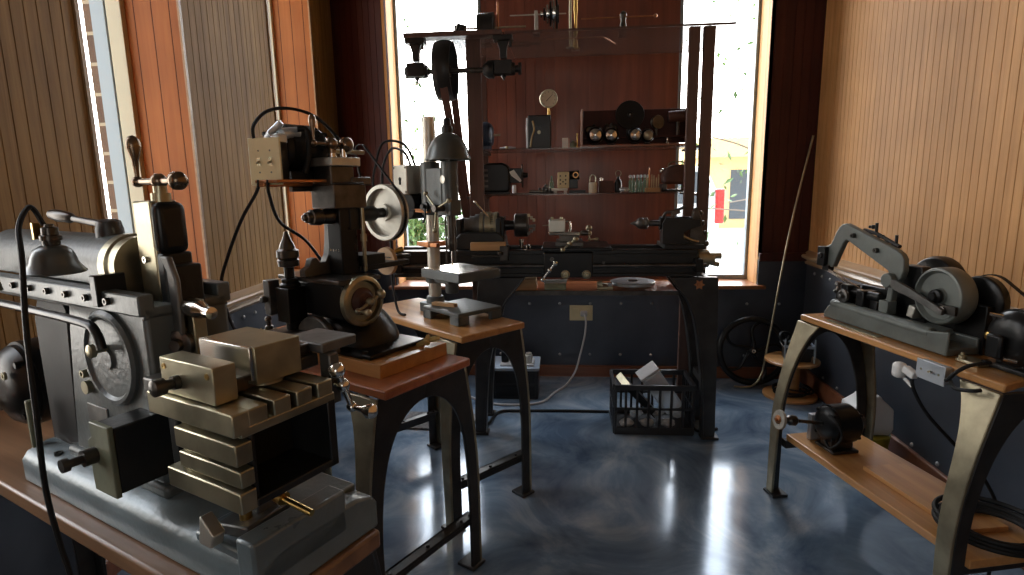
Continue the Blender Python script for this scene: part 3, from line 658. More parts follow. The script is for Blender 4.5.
# ------------------------------------------------------------------ drill press on bench 2
DL = (-.167, 2.469, .85)
dp = thing('drill_press', 'grey bench drill press with pale round column on the far left bench', 'drill press', DL, A2)
cx_, cy_ = -.475, -.135
mb = MB()
mb.box(-.40, -.135, -.26, -.015, .038, .056)
for x0, x1, y0, y1 in ((-.40, -.375, -.26, -.015), (-.16, -.135, -.26, -.015)):
    mb.box(x0, x1, y0, y0+.06, 0, .04); mb.box(x0, x1, y1-.06, y1, 0, .04)
mb.box(-.40, -.34, -.26, -.24, .0, .04); mb.box(-.20, -.135, -.26, -.24, .0, .04)
mb.box(-.53, -.40, -.19, -.08, 0, .045); mb.cyl((cx_, cy_, 0), (cx_, cy_, .075), .05, .04, 28)
mb.build('base', 'paint_grey', dp, bev=.004)
MB().cyl((cx_, cy_, .07), (cx_, cy_, .90), .030, .030, 32).build('column', 'dirty_alu', dp)
mb = MB(); mb.box(-.41, -.13, -.255, -.02, .185, .226); mb.build('table', 'paint_grey', dp, bev=.005)
mb = MB(); mb.box(-.40, -.14, -.245, -.03, .2262, .2285); mb.build('table_surface', 'bright', dp, bev=.001)
mb = MB(); mb.cyl((cx_, cy_, .14), (cx_, cy_, .20), .042, .042, 28); mb.box(-.46, -.33, -.16, -.11, .145, .185); mb.cyl((-.36, -.12, .10), (-.36, -.12, .185), .03, .035, 20); mb.build('table_bracket', 'paint_grey', dp, bev=.004)
mb = MB(); mb.cyl((cx_, cy_, .46), (cx_, cy_, .70), .046, .046, 28); mb.box(-.46, -.34, -.175, -.095, .50, .67); mb.cyl((-.33, cy_, .47), (-.33, cy_, .70), .038, .038, 32); mb.box(-.39, -.29, -.165, -.105, .46, .53); mb.build('head', 'paint_grey', dp, bev=.004)
mb = MB(); mb.cyl((-.33, cy_, .36), (-.33, cy_, .47), .019, .019); mb.lathe((-.33, cy_, .30), (0, 0, 1), [(0, .012), (.015, .022), (.05, .024), (.06, .018)], 20); mb.build('quill_and_chuck', 'darksteel', dp)
MB().cyl((-.33, cy_, .232), (-.33, cy_, .305), .004, .004, 10).build('drill_bit', 'bright', dp)
mb = MB(); mb.lathe((-.33, cy_-.038, .62), (0, -1, 0), [(0, .018), (.002, .018), (.003, .014)], 20); mb.build('emblem', 'dirty_alu', dp)
for k in range(3):
    a = .35+2*PI*k/3; mb = MB(); d = V((math.cos(a), 0, math.sin(a)))
    h = V((-.335, -.21, .495)); mb.cyl(h, h+d*.095, .005, .004, 10); mb.ball(h+d*.10, .011); mb.build('feed_handle', 'steel', dp)
MB().cyl((-.335, -.17, .495), (-.335, -.225, .495), .016, .016, 16).build('feed_hub', 'darksteel', dp)
mb = MB(); mb.lathe((-.42, -.20, .50), (0, -1, 0), [(0, .022), (.012, .022), (.014, .012), (.03, .012)], 18); mb.tube([(-.42, -.222, .50), (-.40, -.225, .485), (-.405, -.225, .45), (-.42, -.225, .43)], .005, 8, smooth=4); mb.build('lock_lever', 'paint_dark', dp)
# motor box at the back
mb = MB(); mb.box(-.66, -.545, -.22, -.10, .555, .69); mb.build('motor_box', 'dirty_alu', dp, bev=.006)
mb = MB(); mb.lathe((-.60, -.221, .625), (0, -1, 0), [(0, .010), (.002, .010)], 14); mb.box(-.605, -.595, -.224, -.221, .60, .63); mb.build('key_slot', 'black', dp)
for x in (-.65, -.555):
    for z in (.567, .678):
        mb = MB(); cap_screw(mb, (x, -.22, z), (0, -1, 0), .005, .002); mb.build('box_screw', 'darksteel', dp)
mb = MB(); mb.cyl((-.58, -.20, .50), (-.58, -.02, .50), .062, .062, 28); mb.box(-.62, -.47, -.16, -.08, .50, .56); mb.build('motor', 'black', dp, bev=.004)
mb = MB(); mb.box(-.55, -.42, -.20, -.18, .472, .490); mb.build('motor_bracket', 'copper', dp, bev=.002)
mb = MB(); mb.box(-.54, -.38, -.185, -.165, .315, .335); mb.box(-.515, -.435, -.19, -.09, .313, .337); mb.build('depth_arm', 'copper', dp, bev=.003)
for x, y in ((-.31, -.18), (-.27, -.16)):
    mb = MB(); mb.tube([(x, y, .25), (x, y, .46)], .0045, 8); mb.build('stop_rod', 'darksteel', dp)
# bell shade over the head
bl = thing('bell_shade', 'grey bell-shaped shade standing above the drill press head', 'lamp', DL, A2)
c = V((-.335, cy_, .703))
mb = MB(); mb.lathe(c, (0, 0, 1), [(0, .101), (.004, .102), (.012, .099), (.05, .088), (.085, .069), (.108, .044), (.118, .022)], 44, cap0=False); sd = mb.build('shade', 'lamp_enamel', bl); s_ = sd.modifiers.new('solid', 'SOLIDIFY'); s_.thickness = .0025; s_.offset = -1
mb = MB(); mb.lathe(c+V((0, 0, .115)), (0, 0, 1), [(0, .024), (.015, .026), (.03, .024), (.034, .018), (.06, .017), (.065, .013)], 24); mb.build('socket', 'paint_dark', bl)
MB().cyl(c+V((0, 0, .0)), c+V((0, 0, .118)), .012, .012).build('spindle', 'darksteel', bl)
tag(MB().box(-.375, -.255, -.215, -.185, .0575, .072, rot=(0, 0, .35)).build('wood_stick', 'pine', bev=.001), 'short light wooden stick on the drill press base', 'wood stick', loc=DL, rz=A2)
cable('motor_cable', 'black cable looping from the grey switch box of the drill press', [world(DL, A2, p) for p in ((-.60, -.16, .692), (-.63, -.17, .75), (-.69, -.20, .77), (-.74, -.22, .70), (-.73, -.24, .60), (-.66, -.25, .53), (-.56, -.25, .49), (-.47, -.235, .48))], .006)
cable('motor_cable', 'second black cable looped in front of the drill press motor', [world(DL, A2, p) for p in ((-.62, -.12, .692), (-.66, -.15, .79), (-.73, -.22, .80), (-.78, -.24, .70), (-.76, -.27, .58), (-.70, -.25, .45), (-.66, -.25, .30), (-.62, -.28, .15), (-.55, -.30, .02), (-.48, -.305, .008))], .006)
# ------------------------------------------------------------------ long bench lathe on cast legs in front of the back wall
lt = thing('metal_lathe', 'long black metal lathe on cast iron legs in front of the back wall', 'lathe', (0, 3.15, 0))
def leg_pair(sgn, xs):
    """xs: (z, x_inner, x_outer)"""
    for y0 in (.02, .305):
        mb = MB(); inn = [(a, z) for z, a, b in xs]; out = [(b, z) for z, a, b in xs]
        mb.prism(inn + out[::-1], 'xz', y0, y0+.035)
        # flange following the inner edge
        mb.rings([[V((a-.006, y0-.012, z)), V((a+.006, y0-.012, z)), V((a+.006, y0+.05, z)), V((a-.006, y0+.05, z))] for z, a, b in xs])
        mb.box(min(xs[-1][1:])-.01, max(xs[-1][1:])+.02, y0-.015, y0+.06, 0, .015)
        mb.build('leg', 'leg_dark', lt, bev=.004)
leg_pair(1, [(.93, .585, .835), (.86, .635, .838), (.80, .68, .84), (.72, .712, .842), (.6, .738, .845), (.4, .765, .85), (.2, .778, .852), (0, .785, .855)])
leg_pair(-1, [(.93, -.215, -.47), (.86, -.27, -.48), (.80, -.32, -.485), (.72, -.36, -.49), (.6, -.39, -.495), (.4, -.43, -.50), (.2, -.445, -.51), (0, -.455, -.515)])
for x0 in (.78, -.485):
    MB().box(x0, x0+.03, .06, .30, .30, .34).build('leg_brace', 'leg_dark', lt, bev=.003); MB().box(x0, x0+.03, .06, .30, .86, .92).build('leg_brace', 'leg_dark', lt, bev=.003)
mb = MB(); cz = (.735, .0, .885)
pts = []
for k in range(12):
    r_ = .03 if k % 2 == 0 else .017; a = PI*k/6; pts.append((.735+r_*math.cos(a), .89+r_*math.sin(a)))
mb.prism(pts, 'xz', .016, .021); mb.lathe((.735, .017, .89), (0, -1, 0), [(0, .012), (.006, .010)], 16); mb.build('star_emblem', 'copper', lt)
# bed
mb = MB(); mb.box(-.95, .72, .03, .07, .94, 1.075); mb.box(-.95, .72, .25, .29, .94, 1.075); mb.box(-.95, .72, .015, .085, 1.06, 1.083); mb.box(-.95, .72, .235, .305, 1.06, 1.083); mb.box(-.95, .72, .02, .08, .935, .955)
for k in range(8): mb.box(-.85+.2*k, -.83+.2*k, .07, .25, .96, 1.06)
mb.build('bed', 'paint_dark', lt, bev=.003)
MB().cyl((-.90, -.005, 1.0), (.76, -.005, 1.0), .011, .011, 16).build('lead_screw', 'darksteel', lt)
for x in (.70, -.93): MB().box(x, x+.04, -.03, .06, .965, 1.035).build('screw_bracket', 'black', lt, bev=.004)
mb = MB(); mb.cyl((.74, .12, 1.02), (.80, .12, 1.02), .05, .05, 20); mb.cyl((.80, .12, 1.02), (.83, .12, 1.02), .035, .035, 20); mb.cyl((.83, .12, 1.035), (.87, .12, 1.035), .018, .018, 12); mb.cyl((.80, .12, 1.0), (.86, .12, .985), .014, .014, 12)
mb.build('end_gears', 'leg', lt, bev=.002)
mb = MB(); mb.prism([(.69, 1.083), (.70, 1.20), (.715, 1.285), (.73, 1.30), (.745, 1.275), (.755, 1.245), (.765, 1.17), (.785, 1.12), (.765, 1.083)], 'xz', .12, .17)
for k, (x, z, r) in enumerate(((.755, 1.27, .014), (.765, 1.215, .016), (.78, 1.16, .015), (.79, 1.10, .018))): mb.ball((x, .145, z), r, 12)
mb.build('end_bracket', 'darksteel', lt, bev=.003)
# headstock, cone and chuck
AX = 1.212
mb = MB(); mb.prism([(-.60, 1.083), (-.60, 1.15), (-.57, 1.18), (-.36, 1.18), (-.33, 1.15), (-.32, 1.083)], 'xz', .06, .26); mb.box(-.375, -.345, .07, .25, 1.15, 1.255); mb.box(-.60, -.57, .07, .25, 1.15, 1.255); mb.build('headstock', 'paint_dark', lt, bev=.006)
mb = MB(); mb.lathe((-.56, .16, AX), (1, 0, 0), [(0, .045), (.03, .045), (.03, .055), (.06, .055), (.06, .066), (.1, .066), (.1, .074), (.19, .074), (.19, .05)], 36); mb.build('cone_pulley', 'iron', lt)
mb = MB(); mb.lathe((-.47, .16, AX), (1, 0, 0), [(0, .077), (.02, .077), (.022, .072), (.03, .072), (.032, .079), (.062, .079), (.064, .074), (.08, .074), (.082, .077), (.1, .077), (.1, .03)], 44); mb.build('back_gear_guard', 'leg', lt)
mb = MB(); mb.cyl((-.36, .16, AX), (-.26, .16, AX), .032, .026, 24); mb.box(-.37, -.33, .10, .22, 1.14, 1.26); mb.build('spindle_nose', 'black', lt, bev=.003)
mb = MB(); mb.lathe((-.275, .16, AX), (1, 0, 0), [(0, .03), (.0, .060), (.006, .066), (.07, .066), (.076, .060), (.076, .012)], 36); ck = mb.build('chuck', 'darksteel', lt)
for k in range(3):
    a = PI/2+2*PI*k/3+.3; mb = MB(); u = V((0, math.cos(a), math.sin(a))); c0 = V((-.20, .16, AX))
    for j, (dx, r0) in enumerate(((.014, .058), (.028, .044), (.042, .03))):
        x, y, z = basis(u); mb.cyl(c0+u*.012+V((.0, 0, 0)), c0+u*r0, .006, .006, 8)
        mb.box(c0.x+dx-.014, c0.x+dx, c0.y+u.y*r0-.009, c0.y+u.y*r0+.009, c0.z+u.z*r0-.009, c0.z+u.z*r0+.009)
    mb.build('jaw', 'leg' if k == 0 else 'iron', ck, bev=.001)
mb = MB(); mb.cyl((-.42, .10, 1.265), (-.485, .06, 1.35), .0065, .0055, 10); mb.ball((-.485, .06, 1.35), .009); mb.build('belt_lever', 'bright', lt)
mb = MB(); mb.cyl((-.235, .12, 1.083), (-.235, .12, 1.135), .011, .011, 14); mb.cyl((-.205, .12, 1.083), (-.205, .12, 1.105), .007, .007, 12); mb.cyl((-.185, .12, 1.083), (-.185, .12, 1.105), .007, .007, 12); mb.build('bed_pin', 'bright', lt)
mb = MB(); mb.box(-.345, -.30, -.01, .09, 1.03, 1.11); mb.lathe((-.335, -.01, 1.07), (-.3, -1, .2), [(0, .012), (.02, .012), (.025, .008), (.04, .009)], 14); mb.cyl((-.32, .02, 1.10), (-.32, .02, 1.13), .008, .006, 10); mb.build('carriage_stop', 'darksteel', lt, bev=.003)
MB().cyl((-.50, .0, 1.055), (-.34, .0, 1.055), .007, .007, 12).build('stop_rod', 'darksteel', lt)
tag(MB().box(-.51, -.315, .034, .082, 0, .045).build('wood_block', 'pine', bev=.003), 'orange-brown wooden block lying on the lathe bed beneath the chuck', 'wood block', loc=(0, 3.12, 1.0845))
# carriage
mb = MB(); mb.box(-.105, .16, -.035, .03, .94, 1.075); mb.box(-.115, .26, -.04, .31, 1.083, 1.102); mb.build('apron_and_saddle', 'black', lt, bev=.005)
for x in (.012, .125):
    mb = MB(); mb.lathe((x, -.036, .957), (0, -1, 0), [(0, .024), (.008, .024), (.010, .019), (.004, .016), (.004, .008), (.02, .008), (.022, .005)], 26); mb.build('clutch_knob', 'steel', lt)
mb = MB(); cap_screw(mb, (-.06, -.036, 1.04), (0, -1, 0), .012, .01); mb.build('oil_plug', 'darksteel', lt)
mb = MB(); cap_screw(mb, (.215, -.04, 1.02), (0, -1, 0), .009, .01); mb.build('oil_plug', 'darksteel', lt)
ball_crank(lt, (-.072, -.07, .985), (0, -1, 0), (.62, 0, .78), rb=.014, rs=.010, la=.05, lb=.055, hl=.055, m='bright')
mb = MB(); mb.box(-.04, .11, .03, .25, 1.102, 1.125); mb.box(-.02, .09, .06, .20, 1.125, 1.16); mb.build('cross_slide', 'iron', lt, bev=.003)
mb = MB(); mb.box(-.075, .10, .07, .17, 1.160, 1.178, rot=(0, 0, -.12)); mb.build('compound_slide', 'bright', lt, bev=.003)
mb = MB(); mb.box(-.078, .012, .06, .15, 1.178, 1.245); mb.build('tool_block', 'dirty_alu', lt, bev=.004)
for x in (-.06, -.01):
    mb = MB(); cap_screw(mb, (x, .10, 1.245), (0, 0, 1), .008, .014); mb.build('block_bolt', 'steel', lt)
mb = MB(); mb.cyl((-.078, .10, 1.215), (-.115, .10, 1.212), .004, .0025, 8); mb.build('cutting_bit', 'steel', lt)
mb = MB(); mb.tube([(.012, .08, 1.235), (.035, .08, 1.232), (.04, .08, 1.20), (.035, .08, 1.18)], .006, 8, smooth=3); mb.build('clamp_bracket', 'bright', lt)
ball_crank(lt, (.145, .12, 1.165), (1, 0, 0), (0, .6, .8), rb=.016, rs=.010, la=.035, lb=.04, hl=.05, m='steel')
ball_crank(lt, (.035, -.06, 1.125), (0, -1, 0), (.8, 0, .6), rb=.014, rs=.010, la=.04, lb=.045, hl=.05, m='steel')
mb = MB(); mb.cyl((.10, .12, 1.168), (.145, .12, 1.165), .014, .014, 14); mb.build('slide_screw', 'darksteel', lt)
# tailstock
mb = MB(); mb.box(.545, .76, .03, .29, 1.083, 1.105)
mb.prism([(.548, 1.10), (.545, 1.215), (.565, 1.25), (.75, 1.235), (.755, 1.20), (.70, 1.185), (.665, 1.165), (.66, 1.135), (.69, 1.115), (.73, 1.105), (.73, 1.10)], 'xz', .11, .21)
mb.cyl((.535, .16, 1.215), (.76, .16, 1.215), .038, .034, 28); mb.build('tailstock', 'paint_dark', lt, bev=.005)
mb = MB(); mb.tube([(.665, .13, 1.225), (.64, .12, 1.19), (.655, .12, 1.15), (.70, .12, 1.125), (.745, .12, 1.112)], .008, 10, smooth=5); mb.build('curved_rib', 'steel', lt)
mb = MB(); mb.cyl((.44, .16, 1.215), (.54, .16, 1.215), .015, .017, 18); mb.lathe((.475, .16, 1.215), (-1, 0, 0), [(0, .020), (.005, .031), (.022, .033), (.025, .030), (.030, .033), (.052, .031), (.064, .022), (.072, .012), (.084, .009), (.10, .002)], 26); mb.build('tailstock_chuck', 'iron', lt)
mb = MB(); mb.tube([(.55, .12, 1.25), (.56, .11, 1.275), (.59, .10, 1.28), (.635, .10, 1.295), (.665, .10, 1.31)], .008, 10, smooth=4); mb.cyl((.60, .12, 1.23), (.60, .12, 1.28), .010, .010, 12); mb.box(.59, .635, .09, .13, 1.265, 1.285, rot=(0, -.3, 0)); mb.build('clamp_handle', 'darksteel', lt)
# chip board under the bed and what lies on it
TY = 3.22
o = thing('chip_board', 'red-brown wooden board carried by the lathe legs under the bed', 'board', (0, TY, .84))
MB().box(-.275, .64, .03, .37, -.018, 0).build('board', 'bench_red', o, bev=.002)
MB().box(-.275, .64, .018, .030, -.022, .003).build('steel_edge', 'darksteel', o, bev=.001)
tag(MB().prism([(-.27, 0), (-.15, 0), (-.155, .06), (-.235, .06), (-.27, .02)], 'xz', .05, .17).build('wooden_wedge', 'pine', bev=.002), 'light wooden block with a sloping end under the left of the lathe bed', 'wood block', loc=(0, TY, .841))
o = thing('storage_box', 'small clear greenish box under the lathe carriage', 'box', (-.045, TY+.10, .841))
MB().box(-.062, .062, -.045, .045, 0, .040).build('tub', 'green_glass', o, bev=.003); MB().box(-.066, .066, -.049, .049, .0402, .048).build('lid', 'white', o, bev=.003)
o = thing('steel_clamp', 'small bright steel clamp beside the flat disc under the lathe', 'clamp', (.24, TY+.10, .841))
MB().box(-.045, .045, -.03, .03, 0, .018).build('clamp_base', 'steel', o, bev=.003); mb = MB(); mb.box(-.045, -.015, -.025, .025, .0182, .042); mb.build('fixed_end', 'steel', o, bev=.003); mb = MB(); mb.box(.015, .04, -.02, .02, .0182, .036); mb.cyl((-.015, 0, .03), (.015, 0, .03), .006); mb.build('clamp_screw', 'bright', o)
o = thing('face_plate', 'flat blue-grey round plate lying on the board under the lathe', 'plate', (.405, TY+.175, .841))
MB().lathe((0, 0, 0), (0, 0, 1), [(0, .05), (.012, .05), (.014, .125), (.018, .13), (.030, .13), (.034, .125), (.034, .02), (.030, .018)], 48).build('disc', 'white_steel', o)
MB().lathe((0, 0, .034), (0, 0, 1), [(0, .03), (.006, .028)], 24).build('hub', 'darksteel', o)
# ------------------------------------------------------------------ line shaft below the upper shelf
ls = thing('line_shaft', 'overhead belt drum and shaft on two cast hangers below the top shelf', 'line shaft', (0, 3.42, 0))
MB().box(-.895, -.34, -.03, .07, 2.262, 2.288).build('mounting_plank', 'upright', ls, bev=.003)
for x in (-.835, -.335):
    mb = MB(); mb.box(x-.055, x+.055, -.02, .06, 2.235, 2.262)
    mb.prism([(x-.035, 2.235), (x+.035, 2.235), (x+.02, 2.19), (x+.018, 2.14), (x-.018, 2.14), (x-.02, 2.19)], 'xz', .0, .04)
    mb.cyl((x-.065, .02, 2.085), (x+.065, .02, 2.085), .034, .034, 20); mb.box(x-.05, x+.05, -.02, .06, 2.055, 2.13); mb.lathe((x, .02, 2.055), (0, 0, -1), [(0, .016), (.012, .012), (.018, .006), (.03, .006)], 12)
    mb.cyl((x+.045, -.01, 2.235), (x+.045, -.01, 2.20), .008, .008, 8)
    mb.build('hanger', 'paint_dark', ls, bev=.004)
MB().cyl((-.90, .02, 2.085), (-.24, .02, 2.085), .014, .014, 18).build('shaft', 'darksteel', ls)
mb = MB(); mb.lathe((-.715, .02, 2.085), (1, 0, 0), [(0, .157), (.022, .164), (.048, .167), (.074, .164), (.096, .157), (.096, .148), (.0, .148)], 56, cap0=False, cap1=False)
mb.bm.faces.ensure_lookup_table()
for k in range(6):
    a = PI*k/3; mb.cyl((-.667, .02, 2.085), (-.667, .02+.152*math.cos(a), 2.085+.152*math.sin(a)), .011, .008, 10)
mb.cyl((-.72, .02, 2.085), (-.64, .02, 2.085), .03, .03, 20); mb.build('belt_drum', 'paint_dark', ls)
mb = MB(); mb.lathe((-.45, .02, 2.085), (1, 0, 0), [(0, .028), (.03, .05), (.06, .05), (.065, .03), (.09, .028)], 28); mb.build('step_pulley', 'paint_dark', ls)
mb = MB(); mb.cyl((-.25, .02, 2.085), (-.235, .02, 2.085), .034, .034, 16); mb.cyl((-.28, .02, 2.085), (-.25, .02, 2.085), .020, .020, 16); mb.build('end_collar', 'paint_dark', ls)
mb = MB()
for y0, y1 in ((-.142, -.052), (.182, .052)):
    p0 = V((-.667, .02+y0*1.05, 2.06)); p1 = V((-.585, .16+y1*.8, 1.22))
    mb.rings([[p+V((-.022, 0, 0)), p+V((.022, 0, 0)), p+V((.022, .004, 0)), p+V((-.022, .004, 0))] for p in (p0, p1)])
mb.build('flat_belt', 'leather', ls)
# ------------------------------------------------------------------ display shelving in front of the wood panel
sf = thing('display_shelving', 'tall shelving with dark wooden uprights and smoked glass shelves before the back wall', 'shelving', (0, 0, 0))
for x0, x1, y in ((-.560, -.475, 3.525), (-.60, -.52, 4.10), (.785, .847, 3.525), (.706, .764, 3.525)):
    MB().box(x0, x1, y-.02, y+.02, 0, 2.290).build('upright', 'upright', sf, bev=.002)
MB().box(-.33, .955, 3.50, 4.20, 2.292, 2.300).build('glass_shelf', 'smoke_glass', sf)
MB().box(-.33, .955, 3.494, 3.5, 2.290, 2.302).build('shelf_edge', 'upright', sf)
MB().box(-.905, -.335, 3.50, 4.20, 2.292, 2.300).build('glass_shelf', 'smoke_glass', sf)
for z in (1.66, 1.378):
    MB().box(-.50, .80, 3.70, 4.10, z-.008, z).build('glass_shelf', 'smoke_glass', sf)
    for x0, x1 in ((-.59, -.50), (.80, .86)): MB().box(x0, x1, 3.55, 4.12, z-.022, z-.008).build('shelf_bracket', 'darksteel', sf)
Z1, Z2, Z3 = 1.6605, 1.3785, 2.3005

def small(name, label, cat, x, y, z, rz=0, group=None): return thing(name, label, cat, (x, y, z), rz, group)
# --- top shelf
o = small('coil_winder', 'dark bladed coil and wheel assembly at the left end of the top shelf', 'machine part', -.56, 3.85, Z3)
mb = MB(); mb.box(-.06, .11, -.05, .05, 0, .012); mb.box(-.10, -.08, -.04, .04, 0, .08); mb.build('stand', 'paint_dark', o, bev=.002)
mb = MB(); mb.lathe((.03, 0, .11), (1, 0, 0), [(0, .03), (0, .085), (.10, .09), (.105, .08), (.105, .03)], 30); mb.build('drum', 'paint_dark', o)
mb = MB(); mb.cyl((-.1, 0, .11), (.33, 0, .11), .006, .006, 12); mb.build('axle', 'steel', o)
for k in range(7):
    a = PI*k/6; mb = MB(); mb.box(-.13, -.05, -.003, .003, .02, .03+.11*math.sin(a*.9+.2), rot=(a*.3, 0, .3*k)); mb.build('blade', 'darksteel', o)
mb = MB(); mb.cyl((.155, 0, .0), (.155, 0, .26), .006, .006, 10); mb.box(.145, .165, -.05, .05, 0, .01); mb.build('post', 'copper', o)
o = small('stepped_cone', 'cone of stacked black and silver rings pointing left on the top shelf', 'machine part', -.08, 3.62, Z3)
for k in range(6):
    mb = MB(); r = .018+.017*k; mb.lathe((-.05+.018*k, 0, .115), (1, 0, 0), [(0, r), (.011, r), (.011, r*.5), (.018, r*.5)], 30); mb.build('ring', 'black' if k % 2 else 'bright', o)
mb = MB(); mb.cyl((-.23, 0, .115), (.10, 0, .115), .004); mb.box(-.085, -.065, -.03, .03, 0, .13); mb.box(-.095, -.055, -.035, .035, 0, .012); mb.build('stand', 'dirty_alu', o, bev=.002)
o = small('brass_column', 'golden metal column standing upright at the middle of the top shelf', 'column', .083, 4.05, Z3)
mb = MB(); mb.box(-.028, .028, -.03, .03, 0, .012); mb.lathe((0, 0, .012), (0, 0, 1), [(0, .014), (.02, .017), (.06, .010), (.10, .014), (.12, .008), (.20, .010), (.24, .015), (.32, .011)], 20); mb.build('shaft', 'brass', o)
MB().cyl((-.04, 0, .14), (-.025, 0, .14), .03, .03, 20).build('knob', 'brass', o)
mb = MB(); mb.cyl((-.035, -.06, .0), (-.035, -.06, .32), .008); mb.cyl((-.035, -.06, 0), (-.035, -.06, .008), .025); tag(mb.build('upright_rod', 'steel'), 'thin grey steel rod standing just left of the golden column', 'rod', loc=(.083, 4.05, Z3))
o = small('trammel_rod', 'long thin horizontal rod with two small clamps on the right of the top shelf', 'rod', .36, 3.75, Z3)
mb = MB(); mb.cyl((-.25, 0, .115), (.19, 0, .115), .0045); mb.ball((.19, 0, .115), .012); mb.build('rod', 'copper', o)
mb = MB(); mb.box(-.025, .02, -.015, .015, 0, .04); mb.lathe((0, 0, .04), (0, 0, 1), [(0, .012), (.03, .02), (.05, .014), (.09, .022), (.10, .016), (.11, .006)], 16); mb.build('clamp', 'darksteel', o, bev=.002)
tag(MB().tube([(-.20, 0, 0), (.13, 0, 0), (.145, .0, .0), (.23, .18, 0)], .0055, 8).build('bent_rod', 'copper'), 'thin bent copper-coloured rod lying flat on the top shelf', 'rod', loc=(.10, 3.75, Z3+.0062))
mb = MB(); mb.box(0, .13, 0, .012, 0, .012); mb.box(0, .13, .09, .102, 0, .012); mb.box(0, .012, .012, .09, 0, .012); mb.box(.118, .13, .012, .09, 0, .012); mb.box(.13, .20, .04, .06, 0, .012)
tag(mb.build('open_frame', 'paint_dark', bev=.001), 'small dark rectangular open frame lying on the left of the top shelf', 'frame', loc=(-.34, 3.80, Z3))
# --- upper middle shelf
o = small('electric_motor', 'dark blue electric motor on the upper glass shelf beside the left upright', 'motor', -.505, 3.90, Z1)
electric_motor(o, (-.03, 0, .10), (1, 0, 0), .085, .16, 'blue_paint', 'housing'); mb = MB(); mb.box(-.09, .03, -.06, .06, 0, .03); mb.build('foot', 'blue_paint', o)
o = small('pliers', 'small bright pliers lying on the left of the upper glass shelf', 'pliers', -.35, 3.76, Z1)
mb = MB(); mb.tube([(-.05, -.012, .005), (-.01, -.003, .006), (.02, .004, .006), (.05, .012, .005)], .004, 8, smooth=3); mb.build('handle', 'white_steel', o)
mb = MB(); mb.tube([(-.05, .016, .009), (-.01, .004, .012), (.02, -.004, .012), (.05, -.006, .008)], .004, 8, smooth=3); mb.build('handle', 'white_steel', o)
mb = MB(); mb.lathe((-.005, 0, 0), (0, 0, 1), [(0, .010), (.018, .010)], 14); mb.build('pivot', 'steel', o)
o = small('black_meter_case', 'tall black instrument case on the upper glass shelf below the dial gauge', 'instrument case', -.15, 3.82, Z1)
MB().box(-.07, .075, -.05, .05, 0, .205).build('case', 'black', o, bev=.006)
MB().box(-.082, -.0705, -.045, .03, .005, .19).build('side_rail', 'white_steel', o, bev=.002)
mb = MB(); mb.tube([(-.055, -.055, .01), (-.045, -.058, .07), (-.03, -.058, .12), (-.04, -.056, .17)], .006, 8, smooth=4); mb.build('bracket', 'steel', o)
MB().lathe((.0, -.0505, .10), (0, -1, 0), [(0, .012), (.008, .010)], 16).build('knob', 'steel', o)
o = small('dial_gauge', 'round dial gauge with a pale face standing on the black case', 'gauge', -.09, 3.85, Z1+.2065)
MB().cyl((0, 0, 0), (0, 0, .055), .009, .007, 12).build('stem', 'brass', o)
MB().lathe((0, .02, .105), (0, -1, 0), [(0, .03), (.005, .056), (.03, .058), (.036, .055), (.036, .049), (.030, .049)], 40).build('bezel', 'steel', o)
fc = MB().lathe((0, -.0095, .105), (0, -1, 0), [(0, .049), (.001, .049)], 36).build('dial_face', 'dial', o)
mb = MB()
for k in range(9):
    a = PI*1.25-PI*1.5*k/8; p = V((.037*math.cos(a), -.0108, .105+.037*math.sin(a))); q = V((.044*math.cos(a), -.0108, .105+.044*math.sin(a))); mb.cyl(p, q, .0013, .0013, 6)
mb.build('tick_marks', 'black', fc)
MB().cyl((-.015, -.013, .09), (.025, -.013, .13), .002, .001, 8).build('needle', 'black', fc)
o = small('small_carton', 'small white and orange carton on the upper glass shelf', 'carton', .02, 3.78, Z1)
MB().box(-.025, .012, -.015, .015, 0, .062).build('carton', 'white', o, bev=.001); MB().box(.0122, .022, -.015, .015, 0, .058).build('side_flap', 'bench_red', o)
o = small('oil_can', 'small olive tin with a brass spout beside the white and orange carton', 'oil can', .065, 3.78, Z1)
MB().lathe((0, 0, 0), (0, 0, 1), [(0, .022), (.03, .022), (.036, .012), (.045, .008)], 20).build('tin', 'disc_olive', o); MB().lathe((.025, 0, 0), (0, 0, 1), [(0, .014), (.006, .014), (.01, .004), (.075, .004), (.085, .007), (.09, .002)], 12).build('spout', 'brass', o)
# wooden display rack with round fittings
rk = small('wooden_rack', 'brown wooden rack full of round oilers and a black disc on the upper shelf', 'rack', .47, 3.95, Z1)
mb = MB(); mb.box(-.35, .345, .02, .035, .03, .245); mb.build('back_board', 'mahogany', rk, bev=.002)
mb = MB(); mb.box(-.355, .355, -.13, .035, 0, .016); mb.build('rack_shelf', 'rail_x', rk, bev=.002)
for x in (-.355, .343): MB().box(x, x+.012, -.13, .035, .0162, .24).build('side_board', 'rail_x', rk, bev=.002)
MB().box(-.343, .343, -.07, .02, .062, .072).build('ledge', 'mahogany', rk)
def oiler(name, label, x, y, z, r, m, body='black', grp='round chrome-faced oilers on the wooden rack'):
    o = small(name, label, 'oiler', x, y, z, 0, grp)
    MB().lathe((0, 0, 0), (0, 0, 1), [(0, r*.5), (.006, r*.55), (.01, r*.3), (.02, r*.3)], 18).build('foot', body, o)
    MB().ball((0, 0, .02+r*.8), r, 22, (1, .8, 1)).build('bowl', body, o)
    MB().lathe((0, -r*.62, .02+r*.8), (0, -1, 0), [(0, r*.72), (r*.2, r*.66), (r*.3, r*.4), (r*.36, r*.12)], 24).build('face', m, o)
    return o
oiler('oiler', 'largest round black oiler with bright face at the left front of the rack', .205, 3.85, Z1+.0165, .054, 'bright', grp=None)
oiler('oiler', 'second large bright-faced oiler from the left on the rack', .305, 3.85, Z1+.0165, .050, 'bright', grp=None)
